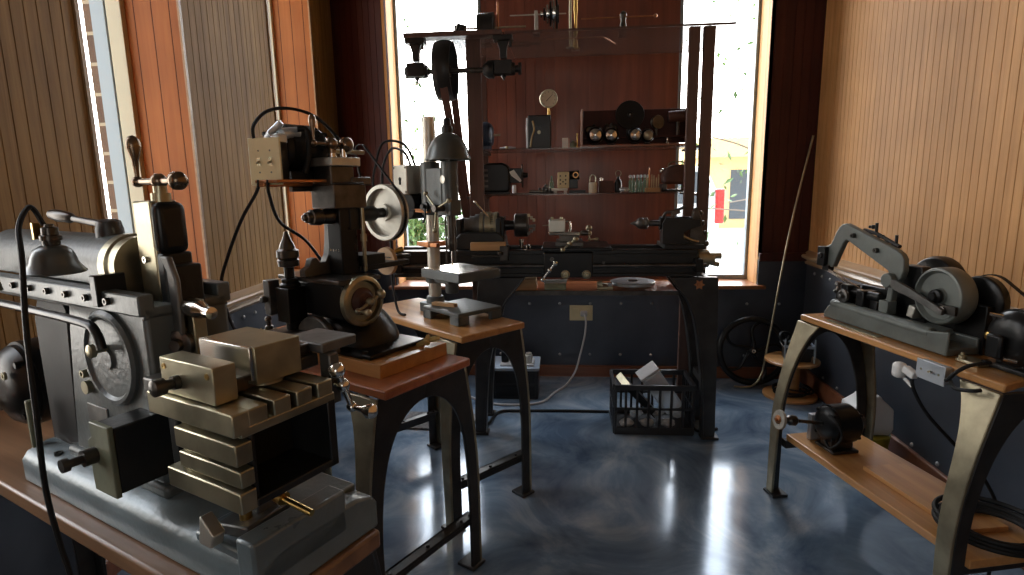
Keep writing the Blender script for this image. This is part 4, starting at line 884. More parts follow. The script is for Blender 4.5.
oiler('oiler', 'bright-faced oiler directly below the black disc on the rack', .455, 3.85, Z1+.0165, .048, 'bright', grp=None)
oiler('oiler', 'small oiler right of the one below the black disc on the rack', .535, 3.86, Z1+.0165, .043, 'steel', grp=None)
oiler('oiler', 'small oiler behind the largest one at the rack left end', .17, 3.91, Z1+.0725, .028, 'steel', grp=None)
for k, (x, zt) in enumerate(((.165, .075), (.20, .085), (.24, .07), (.285, .085), (.315, .09), (.34, .08))):
    o = tag(MB().lathe((0, 0, 0), (0, 0, 1), [(0, .014), (.01, .016), (zt*.4, .010), (zt*.6, .016), (zt*.85, .014), (zt, .005)], 16).build('small_fitting', 'darksteel' if k % 2 else 'iron'), 'small dark turned fitting in the row at the back left of the rack', 'fitting', 'small fittings along the back of the rack', loc=(x, 3.945, Z1+.123+.0))
    o.location.z = Z1+.0725
o = small('black_disc', 'large flat black disc leaning on the wooden rack', 'disc', .43, 3.93, Z1+.0725)
mb = MB(); mb.lathe((0, 0, .135), (0, -1, .12), [(0, .03), (0, .090), (.006, .092), (.012, .090), (.010, .02), (.016, .016), (.018, .004)], 44); mb.build('disc', 'black', o)
MB().lathe((0, -.018, .137), (0, -1, .12), [(0, .007), (.004, .005)], 12).build('centre_pin', 'bright', o)
MB().box(-.02, .02, -.02, .012, 0, .046).build('rest', 'black', o)
o = small('pulley', 'small dark grooved pulley to the right of the black disc', 'pulley', .60, 3.93, Z1+.0725); mb = MB(); mb.lathe((0, 0, .085), (.35, -1, 0), [(0, .02), (0, .042), (.008, .044), (.014, .034), (.020, .044), (.026, .042), (.026, .01)], 30); mb.build('wheel', 'darksteel', o); MB().cyl((0, .0, 0), (0, 0, .06), .01, .01).build('post', 'darksteel', o)
o = small('brown_roll', 'horizontal brown cylinder near the right end of the rack', 'cylinder', .735, 3.93, Z1+.0725); mb = MB(); mb.cyl((-.06, 0, .115), (.06, 0, .125), .036, .036, 28); mb.build('roll', 'leather', o); MB().cyl((0, 0, 0), (0, 0, .085), .012, .012).build('stand', 'darksteel', o); mb = MB(); mb.ringplate((.06, 0, .125), (1, 0, .08), .030, .038, .006); mb.build('end_ring', 'bright', o)
tag(MB().lathe((0, 0, 0), (0, 0, 1), [(0, .010), (.01, .012), (.02, .006), (.03, .007), (.034, .002)], 14).build('brass_button', 'bright'), 'tiny bright knob at the right of the rack front', 'knob', loc=(.66, 3.86, Z1+.017))
# --- lower glass shelf
o = small('motor_unit', 'big black motor with white paper tag at the left end of the lower glass shelf', 'motor', -.43, 3.88, Z2)
mb = MB(); mb.prism([(-.10, .012), (-.105, .06), (-.10, .16), (-.085, .19), (-.05, .20), (.04, .20), (.075, .18), (.085, .15), (.085, .03), (.07, .012)], 'xz', -.08, .07); mb.build('housing', 'black', o, bev=.012, seg=3)
mb = MB(); mb.box(-.11, .09, -.085, .075, 0, .014); mb.build('foot_plate', 'black', o, bev=.002)
for k in range(4):
    mb = MB(); mb.box(-.09, -.055, -.084, -.079, .045+.034*k, .060+.034*k); mb.build('vent', 'darksteel', o, bev=.001)
mb = MB(); mb.box(.085, .16, -.04, .04, .07, .165); mb.box(.16, .167, -.03, .04, .04, .19); mb.cyl((.167, 0, .12), (.20, 0, .12), .02, .014, 16); mb.build('end_bracket', 'black', o, bev=.003)
mb = MB(); mb.prism([(.085, .14), (.115, .155), (.165, .085), (.155, .075), (.10, .115)], 'xz', -.092, -.0905); lab(mb.build('paper_tag', 'white', o), 'white paper tag')
o = small('steel_tray', 'thin steel plate with small bright parts left of the middle of the lower shelf', 'plate', -.215, 3.80, Z2)
MB().box(-.12, .08, -.05, .05, 0, .006).build('plate', 'darksteel', o, bev=.001)
mb = MB(); mb.lathe((-.10, 0, .0062), (0, 0, 1), [(0, .014), (.05, .013), (.052, .008)], 18); mb.build('cylinder', 'white_steel', o)
mb = MB(); mb.cyl((0, -.02, .015), (.09, -.03, .015), .008, .006); mb.build('pin', 'bright', o)
for k, (x, y, r) in enumerate(((-.125, 3.86, .02), (-.10, 3.80, .016), (-.15, 3.80, .018), (-.075, 3.84, .018), (-.11, 3.90, .03))):
    o = tag(MB().lathe((0, 0, 0), (0, 0, 1), [(0, r), (r*.5, r*1.1), (r*.9, r*.5), (r*1.6, r*.6), (r*2, r*.15)], 14).build('small_fitting', 'darksteel' if k % 2 else 'iron'), 'small dark turned fitting in the cluster on the middle of the lower shelf', 'fitting', 'small fittings on the lower glass shelf', loc=(x, y, Z2))
tag(MB().lathe((0, 0, 0), (0, 0, 1), [(0, .014), (.075, .014), (.085, .007), (.10, .006), (.112, .008)], 18).build('glass_tube', 'green_glass'), 'slim upright glass tube left of the cream perforated block', 'tube', loc=(-.075, 3.92, Z2+0))
o = small('perforated_block', 'cream perforated block on a white base with a black knob, lower shelf middle', 'instrument', -.005, 3.84, Z2)
mb = MB(); mb.box(-.07, .035, -.04, .04, .016, .032); mb.box(-.055, -.035, -.03, .03, 0, .016); mb.box(.01, .03, -.03, .03, 0, .016); mb.build('base', 'white', o, bev=.002)
bk = MB().box(-.03, .045, -.03, .03, .0325, .135).build('block', 'cream', o, bev=.006)
mb = MB()
for x, z in ((-.012, .06), (.022, .06), (-.012, .085), (.022, .085), (-.012, .11), (.022, .11), (.005, .073)): mb.lathe((x, -.0303, z), (0, -1, 0), [(0, .005), (.0008, .005)], 10)
mb.build('hole_pattern', 'black', bk)
mb = MB(); mb.cyl((.045, 0, .11), (.11, 0, .115), .03, .03, 24); mb.box(.045, .10, -.03, .03, .03, .09); mb.build('black_knob', 'black', o, bev=.003)
MB().ringplate((.085, -.032, .115), (.2, -1, 0), .012, .02, .004).build('chrome_ring', 'bright', o)
MB().box(.045, .15, -.03, .03, 0, .018).build('dark_base', 'black', o, bev=.002)
o = small('wire_bail_jar', 'cream jar with a wire bail handle on the lower shelf', 'jar', .19, 3.82, Z2)
MB().lathe((0, 0, 0), (0, 0, 1), [(0, .024), (.004, .026), (.06, .026), (.064, .022), (.066, .018)], 24).build('jar', 'dial', o)
MB().tube([(-.018, 0, .064), (-.016, 0, .10), (0, 0, .115), (.016, 0, .10), (.018, 0, .064)], .0025, 8, smooth=5).build('bail', 'steel', o)
o = small('meter_box', 'small dark box with lid and cover knob between the jar and the dark bottle', 'box', .275, 3.86, Z2)
MB().box(-.045, .05, -.03, .03, 0, .075).build('box', 'leather', o, bev=.004); MB().lathe((-.03, -.0305, .085), (0, 0, 1), [(-.01, .01), (.01, .01)], 12).build('knob', 'bright', o)
o = small('oil_bottle', 'dark glass bottle with a wire top on the lower shelf', 'bottle', .355, 3.85, Z2)
MB().lathe((0, 0, 0), (0, 0, 1), [(0, .022), (.055, .024), (.075, .018), (.085, .010), (.10, .010)], 20).build('bottle', 'black', o); MB().torus((0, 0, .12), (0, 1, 0), .018, .0028, 20, 6).build('wire_top', 'steel', o)
crumple((0, 0, .018), .024, 9, (1.3, 1, .65), 'crystal_cluster', 'white_steel', 'lumpy pale crystal in front of the dark bottle on the lower shelf', 'mineral', (.385, 3.76, Z2), 0)
pr = small('glass_vial', 'slim stoppered glass vial in the row on the lower shelf', 'vial', .43, 3.84, Z2, 0, 'glass vials on the lower glass shelf')
MB().lathe((0, 0, 0), (0, 0, 1), [(0, .0105), (.07, .0105), (.078, .006), (.09, .006)], 14).build('tube', 'green_glass', pr); MB().lathe((0, 0, .0905), (0, 0, 1), [(0, .008), (.014, .009), (.018, .004)], 12).build('stopper', 'white_steel', pr)
for k in range(1, 6):
    c_ = copy_tree(pr); c_.location = (.43+.0225*k, 3.84+.01*(k % 2), Z2)
o = small('drill_stand', 'small light wooden block holding upright drill bits on the lower shelf', 'drill stand', .565, 3.79, Z2)
MB().box(-.045, .045, -.03, .03, 0, .026).build('block', 'pine', o, bev=.002)
for k, h in enumerate((.085, .14, .10, .095, .08, .10)):
    mb = MB(); x = -.036+.0145*k; mb.cyl((x, .005*(k % 2), .02), (x, .005*(k % 2), h), .0045, .004, 8); mb.cyl((x, .005*(k % 2), h), (x, .005*(k % 2), h+.012), .004, .0005, 8); mb.build('drill_bit', 'copper' if k == 1 else 'steel', o)
o = small('electric_motor', 'rounded dark motor with carrying handle at the right end of the lower shelf', 'motor', .72, 3.88, Z2)
mb = MB(); mb.prism([(-.08, .05), (-.085, .10), (-.06, .15), (-.02, .168), (.05, .17), (.085, .15), (.095, .11), (.09, .04)], 'xz', -.07, .07); mb.build('housing', 'leather', o, bev=.02, seg=4)
mb = MB(); mb.box(-.09, -.06, -.06, .06, 0, .05); mb.box(.05, .09, -.06, .06, 0, .05); mb.box(-.09, .09, -.06, .06, 0, .014); mb.build('cradle', 'darksteel', o, bev=.003)
MB().lathe((-.083, -.02, .13), (-1, -.2, .2), [(0, .014), (.012, .016), (.02, .008)], 16).build('cap', 'bright', o)
MB().tube([(-.05, 0, .160), (-.03, 0, .185), (.04, 0, .187), (.07, 0, .160)], .004, 8, smooth=4).build('handle', 'steel', o)
# ------------------------------------------------------------------ power hacksaw on the right bench
RO = (1.06, 2.64, .85)
def sm(o_): return o_
hs = thing('power_hacksaw', 'green-grey power hacksaw with bow frame and crank wheel on the oak bench', 'power hacksaw', RO, A3)
mb = MB(); mb.prism([(.075, .004), (.08, .030), (.10, .055), (.135, .084), (.17, .088), (.62, .075), (.69, .088), (.69, .004)], 'xz', .055, .066)
mb.box(.12, .60, .066, .17, .040, .060, rot=(.25, 0, 0)); mb.box(.08, .69, .17, .185, .004, .06); mb.box(.60, .69, .056, .20, .004, .030); mb.box(.10, .18, .06, .185, .004, .06)
mb.cyl((.11, .075, .068), (.61, .075, .062), .022, .022, 20)
mb.build('trough_base', 'paint_green', hs, bev=.005)
outer = [(-.017, .226), (-.019, .297), (.02, .313), (.035, .335), (.049, .365), (.065, .39), (.085, .404), (.105, .408), (.13, .402), (.385, .326), (.408, .314), (.422, .296), (.426, .253), (.415, .22), (.39, .20), (.378, .10), (.352, .098), (.362, .19), (.366, .215), (.352, .243), (.128, .336), (.112, .338), (.098, .325), (.07, .27), (.045, .215), (.02, .21)]
ou = [(x, z) for x, z in outer]
mb = MB(); mb.prism(ou, 'xz', .105, .130); mb.build('bow_frame', 'paint_green', hs, bev=.004)
for x, z in ((.16, .362), (.29, .315)):
    mb = MB(); cap_screw(mb, (x, .105, z), (0, -1, 0), .010, .014); mb.build('frame_bolt', 'darksteel', hs)
mb = MB(); mb.box(-.035, .012, .085, .125, .215, .30); mb.cyl((-.01, .08, .26), (-.01, .13, .26), .014, .014, 12); mb.cyl((-.035, .105, .285), (-.055, .105, .285), .006, .006, 8); mb.box(-.01, .03, .095, .125, .195, .22); mb.build('blade_holder', 'black', hs, bev=.003)
mb = MB(); mb.box(.345, .39, .085, .125, .08, .13); mb.build('blade_clamp', 'paint_green', hs, bev=.003)
mb = MB(); mb.cyl((.375, .08, .21), (.375, .105, .21), .028, .028, 20); mb.build('frame_boss', 'paint_green', hs, bev=.004)
mb = MB(); mb.prism([(.01, .198), (.01, .212), (.36, .118), (.36, .104)], 'xz', .096, .099); mb.build('saw_blade', 'bright', hs)
mb = MB(); pts = []
for k in range(9): mb.ball((.20+.018*k, .14, .40-.011*k+(.012 if k % 3 == 1 else 0)), .010 if k % 2 else .007, 10)
mb.tube([(.17, .14, .385), (.24, .14, .375), (.36, .14, .335)], .008, 8); mb.cyl((.235, .14, .38), (.235, .14, .418), .006); mb.cyl((.34, .14, .345), (.34, .14, .378), .006); mb.build('slide_weight', 'black', hs)
mb = MB(); mb.box(.17, .47, .15, .19, .06, .16); mb.prism([(.28, .06), (.30, .22), (.38, .27), (.46, .27), (.50, .06)], 'xz', .15, .19); mb.box(.18, .32, .10, .15, .06, .12); mb.build('arm_support', 'paint_dark', hs, bev=.004)
# vise of the saw
mb = MB(); mb.cyl((.10, .10, .06), (.10, .10, .15), .008); mb.lathe((.10, .10, .11), (0, 0, 1), [(0, .016), (.01, .02), (.02, .012), (.034, .012), (.036, .018), (.048, .014)], 14); mb.build('vise_post', 'darksteel', hs)
mb = MB(); mb.cyl((.14, .10, .13), (.34, .10, .135), .018, .018, 16); mb.box(.15, .19, .07, .13, .07, .16); mb.box(.24, .28, .07, .14, .07, .15); mb.build('vise_jaws', 'black', hs, bev=.004)
mb = MB(); mb.lathe((.185, .07, .115), (0, -1, 0), [(0, .010), (.004, .026), (.018, .028), (.020, .020), (.012, .016), (.012, .008), (.03, .008), (.032, .004)], 24); mb.build('vise_handwheel', 'iron', hs)
# crank wheel
WX, WZ = .575, .186
mb = MB(); mb.lathe((WX, .175, WZ), (0, -1, 0), [(0, .02), (0, .094), (.010, .100), (.060, .100), (.066, .096), (.068, .089), (.060, .084), (.054, .080), (.054, .03), (.062, .026), (.062, .01)], 60); mb.build('crank_wheel', 'paint_green', hs)
mb = MB(); mb.lathe((WX, .108, WZ), (0, -1, 0), [(0, .026), (.010, .024), (.014, .016), (.022, .014)], 24); mb.build('wheel_hub', 'black', hs)
mb = MB(); mb.lathe((.615, .108, .145), (0, -1, 0), [(0, .014), (.018, .014), (.02, .009), (.026, .009)], 18); mb.box(.60, .665, .095, .105, .135, .165); mb.build('crank_pin', 'darksteel', hs)
mb = MB(); mb.rings([[V((x, y, z)) for x, y, z in ((px, .078, pz+h), (px, .092, pz+h), (px, .092, pz-h), (px, .078, pz-h))] for px, pz, h in ((.40, .205, .013), (.42, .20, .02), (.50, .18, .016), (.60, .15, .012), (.63, .14, .010))]); mb.build('connecting_rod', 'iron', hs, bev=.003)
mb = MB(); mb.lathe((.415, .29, .19), (0, -1, 0), [(0, .02), (0, .11), (.03, .112), (.05, .105), (.06, .05), (.06, .02)], 48); mb.cyl((.585, .235, .188), (.585, .17, .188), .02); mb.lathe((.635, .245, .175), (0, -1, 0), [(0, .02), (0, .085), (.03, .088), (.036, .08), (.036, .02)], 44); mb.box(.50, .70, .18, .215, .004, .17); mb.build('drive_pulleys', 'black', hs, bev=.003)
MB().box(.455, .485, .11, .16, .085, .13, rot=(0, .2, 0)).build('chip_chute', 'dirty_alu', hs, bev=.004)
tag(MB().prism([(.13, .028), (.135, .052), (.42, .052), (.42, .028), (.38, .022)], 'xy', .0008, .0033).build('steel_strip', 'steel'), 'thin flat steel strip lying on the oak bench in front of the hacksaw', 'strip', loc=RO, rz=A3)
tag(MB().box(.04, .20, .054, .13, .0006, .0035).build('thin_board', 'bench_red', bev=.001), 'thin red-brown slip under the far end of the hacksaw base', 'slip', loc=RO, rz=A3)
# motor at the near end
mo = thing('electric_motor', 'black electric motor on the near end of the oak bench, driving the hacksaw', 'motor', RO, A3)
electric_motor(mo, (.86, .175, .108), (0, 1, 0), .092, .19, 'black', 'housing')
mb = MB(); mb.box(.77, .94, .10, .25, .002, .018); mb.box(.80, .92, .12, .23, .018, .06); mb.build('foot', 'black', mo, bev=.004)
mb = MB(); mb.box(.815, .865, .055, .075, .045, .12); mb.build('terminal_box', 'black', mo, bev=.008)
mb = MB(); mb.lathe((.80, .085, .105), (-.3, -1, 0), [(0, .013), (.006, .013), (.010, .006)], 14); mb.build('brass_plug', 'brass', mo)
for x, z in ((.84, .175), (.90, .05)):
    mb = MB(); mb.cyl((x, .08, z), (x-.02, .055, z+.005), .006, .005, 8); mb.build('clamp_bolt', 'bright', mo)
mb = MB(); mb.box(.72, .80, .06, .12, .002, .012); mb.lathe((.735, .07, .012), (0, 0, 1), [(0, .012), (.012, .012), (.012, .006), (.02, .006)], 10); mb.build('slide_bracket', 'steel', mo, bev=.002)
belt_loop(.262, (.635, .175), .088, (.86, .108), .03, .014).build('belt', 'rubber', mo)
MB().cyl((.86, .25, .108), (.86, .275, .108), .028, .028, 20).build('motor_pulley', 'darksteel', mo)
mb = MB(); mb.tube([(.84, .06, .03), (.83, .0, .022), (.82, -.035, .0), (.80, -.04, -.03), (.782, -.03, -.04)], .006, 8, smooth=5); tag(mb.build('motor_flex', 'rubber'), 'black cord from the bench motor to the galvanised switch box', 'cord', loc=RO, rz=A3)
mb = MB(); mb.tube([(.805, -.038, -.035), (.84, -.055, -.045), (.89, -.05, -.035), (.90, -.03, -.031)], .006, 8, smooth=5); tag(mb.build('cable_loop', 'rubber'), 'short loop of black cord hanging beside the galvanised switch box', 'cord', loc=RO, rz=A3)
sw = thing('switch_box', 'galvanised toggle switch box fixed under the front edge of the oak bench', 'switch box', RO, A3)
MB().box(.675, .775, -.030, -.002, -.060, -.002).build('box', 'white_steel', sw, bev=.003); MB().box(.670, .780, -.034, -.030, -.064, .002).build('cover', 'white_steel', sw, bev=.002)
MB().cyl((.725, -.034, -.030), (.735, -.050, -.026), .0045, .0035, 10).build('toggle', 'steel', sw)
for x in (.69, .758):
    mb = MB(); cap_screw(mb, (x, -.034, -.031), (0, -1, 0), .004, .001); mb.build('cover_screw', 'steel', sw)
pg = thing('plug_adapter', 'white plug adapter hanging left of the galvanised switch box', 'plug', RO, A3)
MB().box(.585, .625, -.055, -.015, -.090, -.035).build('adapter', 'white', pg, bev=.014, seg=3); MB().box(.625, .672, -.045, -.02, -.070, -.045, rot=(0, .3, 0)).build('plug', 'white', pg, bev=.004); MB().cyl((.625, -.03, -.088), (.66, -.03, -.105), .006).build('cord_stub', 'white', pg)
cable('hanging_cable', 'black cord hanging from the white plug adapter down to the floor by the right wall', [world(RO, A3, p) for p in ((.655, -.03, -.055), (.662, -.028, -.11), (.68, .02, -.20), (.72, .10, -.30), (.75, .20, -.42), (.74, .30, -.60), (.70, .33, -.84))], .006)
# lower shelf of the bench
ZB = -.55
lo = rb
mb = MB(); mb.box(.04, .96, -.055, .27, ZB-.03+.85, ZB+.85); s_ = mb.build('lower_shelf', 'bench_oak', lo, bev=.003)
for x in (.015, .90):
    mb = MB(); mb.box(x, x+.035, -.06, .30, ZB-.068+.85, ZB-.031+.85); mb.build('shelf_bracket', 'leg_dark', lo, bev=.002)
tag(MB().prism([(.40, .04), (.84, .03), (.85, .20), (.41, .21)], 'xy', ZB+.001, ZB+.017).build('loose_board', 'bench_oak', bev=.001), 'loose flat wooden board lying on the lower shelf of the oak bench', 'board', loc=RO, rz=A3)
gm = thing('grinder_motor', 'black motor with a long shaft and small grinding wheel on the lower bench shelf', 'motor', world(RO, A3, (.012, .035, 0)), A3)
electric_motor(gm, (.20, .03, ZB+.115), (0, 1, 0), .082, .15, 'black', 'housing')
mb = MB(); mb.box(.14, .26, -.03, .09, ZB+.001, ZB+.014); mb.box(.165, .235, -.02, .08, ZB+.014, ZB+.06); mb.build('foot', 'darksteel', gm, bev=.003)
mb = MB(); mb.cyl((.20, -.045, ZB+.12), (.20, -.17, ZB+.143), .0075, .0075, 12); mb.lathe((.20, -.165, ZB+.142), (0, -1, .15), [(0, .012), (.01, .022), (.035, .022), (.045, .014), (.07, .012)], 20); mb.build('arbor', 'darksteel', gm)
mb = MB(); mb.lathe((.20, -.238, ZB+.152), (0, -1, .15), [(0, .01), (0, .040), (.006, .041), (.012, .040), (.012, .01)], 32); mb.build('grinding_wheel', 'stone', gm)
mb = MB(); mb.lathe((.20, -.251, ZB+.154), (0, -1, .15), [(0, .019), (.004, .018), (.006, .007), (.014, .006)], 20); mb.build('wheel_flange', 'copper', gm)
mb = MB(); mb.lathe((.20, .105, ZB+.115), (0, 1, 0), [(0, .02), (.004, .045), (.012, .045), (.014, .036), (.024, .036), (.026, .028), (.036, .028), (.038, .012)], 26); mb.build('step_pulley', 'iron', gm)
mb = MB(); mb.tube([(.22, -.04, ZB+.05), (.27, -.05, ZB+.04), (.29, -.02, ZB+.09), (.27, -.03, ZB+.15), (.23, -.04, ZB+.17)], .006, 8, smooth=5); mb.build('lead', 'rubber', gm)
MB().box(.085, .11, -.03, .07, ZB+.001, ZB+.12).build('end_plate', 'white_steel', gm, bev=.002)
# coil of hose on the shelf
mb = MB()
for k, (R, dz, dx) in enumerate(((.145, .010, 0), (.135, .022, .008), (.148, .033, -.004), (.12, .012, .0), (.10, .012, .004))):
    mb.torus((.86+dx, .115+.003*k, ZB+.020+dz), (.03*(k % 2), .02, 1), R, .0085, 48, 8)
tag(mb.build('hose_coil', 'rubber'), 'coil of black hose on the near end of the lower bench shelf', 'hose', loc=RO, rz=A3)
# ------------------------------------------------------------------ milk crate with junk
cr = thing('plastic_crate', 'black lattice plastic crate on the blue floor before the lathe', 'crate', (.52, 3.355, 0))
hw, hd, H_ = .225, .142, .30
mb = MB(); mb.box(-hw, hw, -hd, hd, .006, .016); mb.build('crate_floor', 'crate', cr)
def lat(axis, c, a, b):
    mb = MB()
    def bx(u0, u1, z0, z1, t=.006):
        if axis == 'y': mb.box(u0, u1, c-t, c+t, z0, z1)
        else: mb.box(c-t, c+t, u0, u1, z0, z1)
    bx(a, b, 0, .045); bx(a, b, H_-.03, H_, .009); bx(a, b, .15, .164)
    n = 7 if axis == 'y' else 5
    for k in range(n+1):
        u = a+(b-a)*k/n; w = .007 if 0 < k < n else .014
        bx(max(a, u-w), min(b, u+w), .045, H_-.03)
    return mb.build('lattice_side', 'crate', cr, bev=.002)
lat('y', -hd, -hw, hw); lat('y', hd, -hw, hw); lat('x', -hw, -hd+.0062, hd-.0062); lat('x', hw, -hd+.0062, hd-.0062)
o = thing('clear_canister', 'clear grey plastic canister tilted in the black crate', 'canister', (.575, 3.37, .225)); o.rotation_euler = (.15, -.62, .1)
MB().box(-.06, .06, -.055, .055, -.16, .14).build('canister', 'clear', o, bev=.02, seg=3); MB().box(-.063, .063, -.058, .058, .1405, .152).build('lid', 'cord', o, bev=.004)
o = thing('dark_binder', 'dark flat case standing tilted at the left in the crate', 'case', (.44, 3.35, .19)); o.rotation_euler = (.1, -.75, .15)
MB().box(-.02, .02, -.09, .09, -.14, .13).build('case', 'paint_dark', o, bev=.003); MB().box(-.021, .021, -.091, .091, .1302, .136).build('case_edge', 'steel', o, bev=.001)
for k in range(6):
    rnd = random.Random(k+20)
    crumple((0, 0, .03), .033, 30+k, (1.3, 1, .8), 'scrap_part', 'clear' if k % 2 else 'paper', 'crumpled piece of clear or grey scrap low in the crate', 'scrap', (.37+.06*k, 3.27+.03*(k % 2), .02+.05*(k % 2)), 0)
for ob in [x for x in COL.objects if x.name.startswith('scrap_part')]: ob['group'] = 'scrap pieces in the crate'
# ------------------------------------------------------------------ reel, tote, wheel, pole in the right corner
rl_ = thing('cable_reel', 'wooden cable reel standing in the right corner under the blue-grey caddy', 'cable reel', (1.525, 3.88, 0))
for z, y in ((0, 0), (.242, 0)):
    MB().lathe((0, 0, z), (0, 0, 1), [(0, .165), (.003, .17), (.016, .17), (.019, .165)], 56).build('reel_disc', 'bench_oak', rl_)
MB().cyl((0, 0, .0195), (0, 0, .2415), .055, .055, 32).build('core', 'bench_oak', rl_)
mb = MB()
for k in range(4): mb.torus((.01*k, .01*(k % 2), .027+.012*k), (.02*k, .03, 1), .10+.012*(k % 3), .006, 44, 8)
tag(mb.build('cable_coil', 'rubber'), 'black cable coiled on the bottom disc of the wooden reel', 'cable', loc=(1.525, 3.88, 0))
tc_ = thing('tool_caddy', 'pale plastic caddy with a looped handle standing on the wooden reel', 'caddy', (1.545, 3.86, .2615), -.15)
mb = MB(); mb.rings([[V((sx*w, sy*d, z)) for sx, sy in ((-1, -1), (1, -1), (1, 1), (-1, 1))] for w, d, z in ((.075, .055, 0), (.085, .065, .10), (.083, .063, .10), (.073, .053, .004))], cap0=True, cap1=True); mb.build('bin', 'crate', tc_, bev=.002)
mb = MB(); mb.box(-.095, .095, -.073, -.066, .095, .112); mb.box(-.095, .095, .066, .073, .095, .112); mb.box(-.095, -.088, -.066, .066, .095, .112); mb.box(.088, .095, -.066, .066, .095, .112); mb.build('rim', 'blue_tub', tc_, bev=.002)
for x in (-.09, .09): MB().box(x-.005, x+.005, -.08, -.0735, .0, .16).build('rim_leg', 'blue_tub', tc_, bev=.002)
MB().tube([(-.09, -.05, .11), (-.12, -.06, .16), (-.10, -.03, .19), (-.05, 0, .17), (-.07, .0, .12)], .009, 10, smooth=5).build('looped_handle', 'rubber', tc_)
MB().cyl((-.03, -.02, .02), (-.02, -.03, .128), .018, .018, 16).build('grey_roll', 'blue_tub', tc_)
tag(MB().box(-.045, .055, -.03, .03, 0, .035).build('sponge', 'leaves', bev=.008), 'green sponge in the pale plastic caddy', 'sponge', loc=(1.56, 3.865, .354), rz=-.15)
fw = thing('cast_wheel', 'large dark spoked wheel leaning on the back wall right of the lathe', 'wheel', (1.33, 4.08, .255)); fw.rotation_euler = (-.16, 0, 0)
mb = MB(); mb.torus((0, 0, 0), (0, 1, 0), .225, .022, 64, 12)
for k in range(5):
    a = 2*PI*k/5; p = []
    for j in range(7):
        t = j/6; rr = .03+.19*t; aa = a+.55*math.sin(t*PI)*.6; p.append((rr*math.cos(aa), 0, rr*math.sin(aa)))
    mb.tube(p, [.015, .012, .011, .010, .010, .011, .013], 10, smooth=3)
mb.build('spoked_wheel', 'black', fw)
MB().lathe((0, .02, 0), (0, -1, 0), [(0, .03), (.04, .03), (.045, .02)], 24).build('hub', 'black', fw)
mb = MB(); mb.ringplate((0, -.027, 0), (0, -1, 0), .006, .014, .006); mb.build('hub_bush', 'bright', fw)
tag(MB().tube([(1.20, 4.02, .012), (1.27, 4.01, .010), (1.33, 4.01, .03), (1.375, 4.02, .09), (1.41, 4.04, .24), (1.545, 4.12, 1.10), (1.685, 4.20, 1.73)], [.007]*7, 10, smooth=6).build('hooked_rod', 'steel'), 'long thin metal rod with a curved foot leaning in the right corner', 'rod')
# things behind the right bench
o = thing('white_container', 'white plastic container behind the far back leg of the oak bench', 'container', (1.56, 2.98, 0))
mb = MB(); mb.rings([[V((sx*w, sy*d, z)) for sx, sy in ((-1, -1), (1, -1), (1, 1), (-1, 1))] for w, d, z in ((.09, .07, .16), (.10, .08, .20), (.095, .075, .30), (.05, .05, .345), (.045, .045, .36))]); mb.build('container', 'white', o, bev=.01, seg=3)
MB().box(-.05, -.02, -.02, .02, .3602, .385).build('spout', 'white', o, bev=.006)
o.location = (1.56, 2.98, -.005)
o = thing('yellow_bucket', 'yellow tub under the white container behind the oak bench', 'tub', (1.56, 2.98, 0))
MB().lathe((0, 0, 0), (0, 0, 1), [(0, .10), (.14, .115), (.153, .118), (.153, .09)], 30).build('tub', 'yellow', o)
# boxes below the lathe at the left
o = thing('drawer_box', 'dark low cabinet with grey lid on the floor behind the lathe left leg', 'cabinet', (-.33, 3.86, 0))
MB().box(-.15, .16, -.12, .14, 0, .20).build('cabinet', 'paint_dark', o, bev=.005); MB().box(-.16, .17, -.13, .15, .201, .222).build('lid', 'blue_tub', o, bev=.004)
for k in range(2): MB().box(-.13, .14, -.125, -.1205, .02+.09*k, .095+.09*k).build('drawer', 'black', o, bev=.002)
o = thing('parts_tray', 'small pale tray with jars on the grey lid of the low cabinet', 'tray', (-.32, 3.84, .2225))
MB().box(-.11, .12, -.07, .09, 0, .012).build('tray', 'cord', o, bev=.002)
for k, (x, y, h) in enumerate(((-.08, 0, .09), (-.02, -.03, .055), (.03, .02, .05), (.085, -.02, .07))): MB().lathe((x, y, .0122), (0, 0, 1), [(0, .026), (h*.8, .026), (h*.85, .02), (h, .02)], 18).build('jar', ('black', 'cord', 'clear', 'dirty_alu')[k], o)
mb = MB()
for k in range(12): mb.torus((0, 0, .42+.026*k), (0, 0, 1), .062, .009, 28, 8)
mb.cyl((0, 0, .0), (0, 0, .73), .05, .05, 24); mb.cyl((0, 0, 0), (0, 0, .02), .06, .06, 28)
tag(mb.build('ribbed_canister', 'iron'), 'grey ribbed cylinder standing behind the drill press bench', 'cylinder', loc=(-1.075, 3.33, 0))
tag(MB().box(-.19, .26, -.13, .12, 0, .012).build('doormat', 'matt', bev=.004), 'grey fibre doormat on the blue floor between the left benches', 'doormat', loc=(-.80, 3.34, 0), rz=-.05)
tag(MB().box(-.28, .0, -.15, .15, 0, .24).build('cardboard_box', 'white', bev=.004), 'pale box on the floor behind the left benches', 'box', loc=(-.95, 3.95, 0))
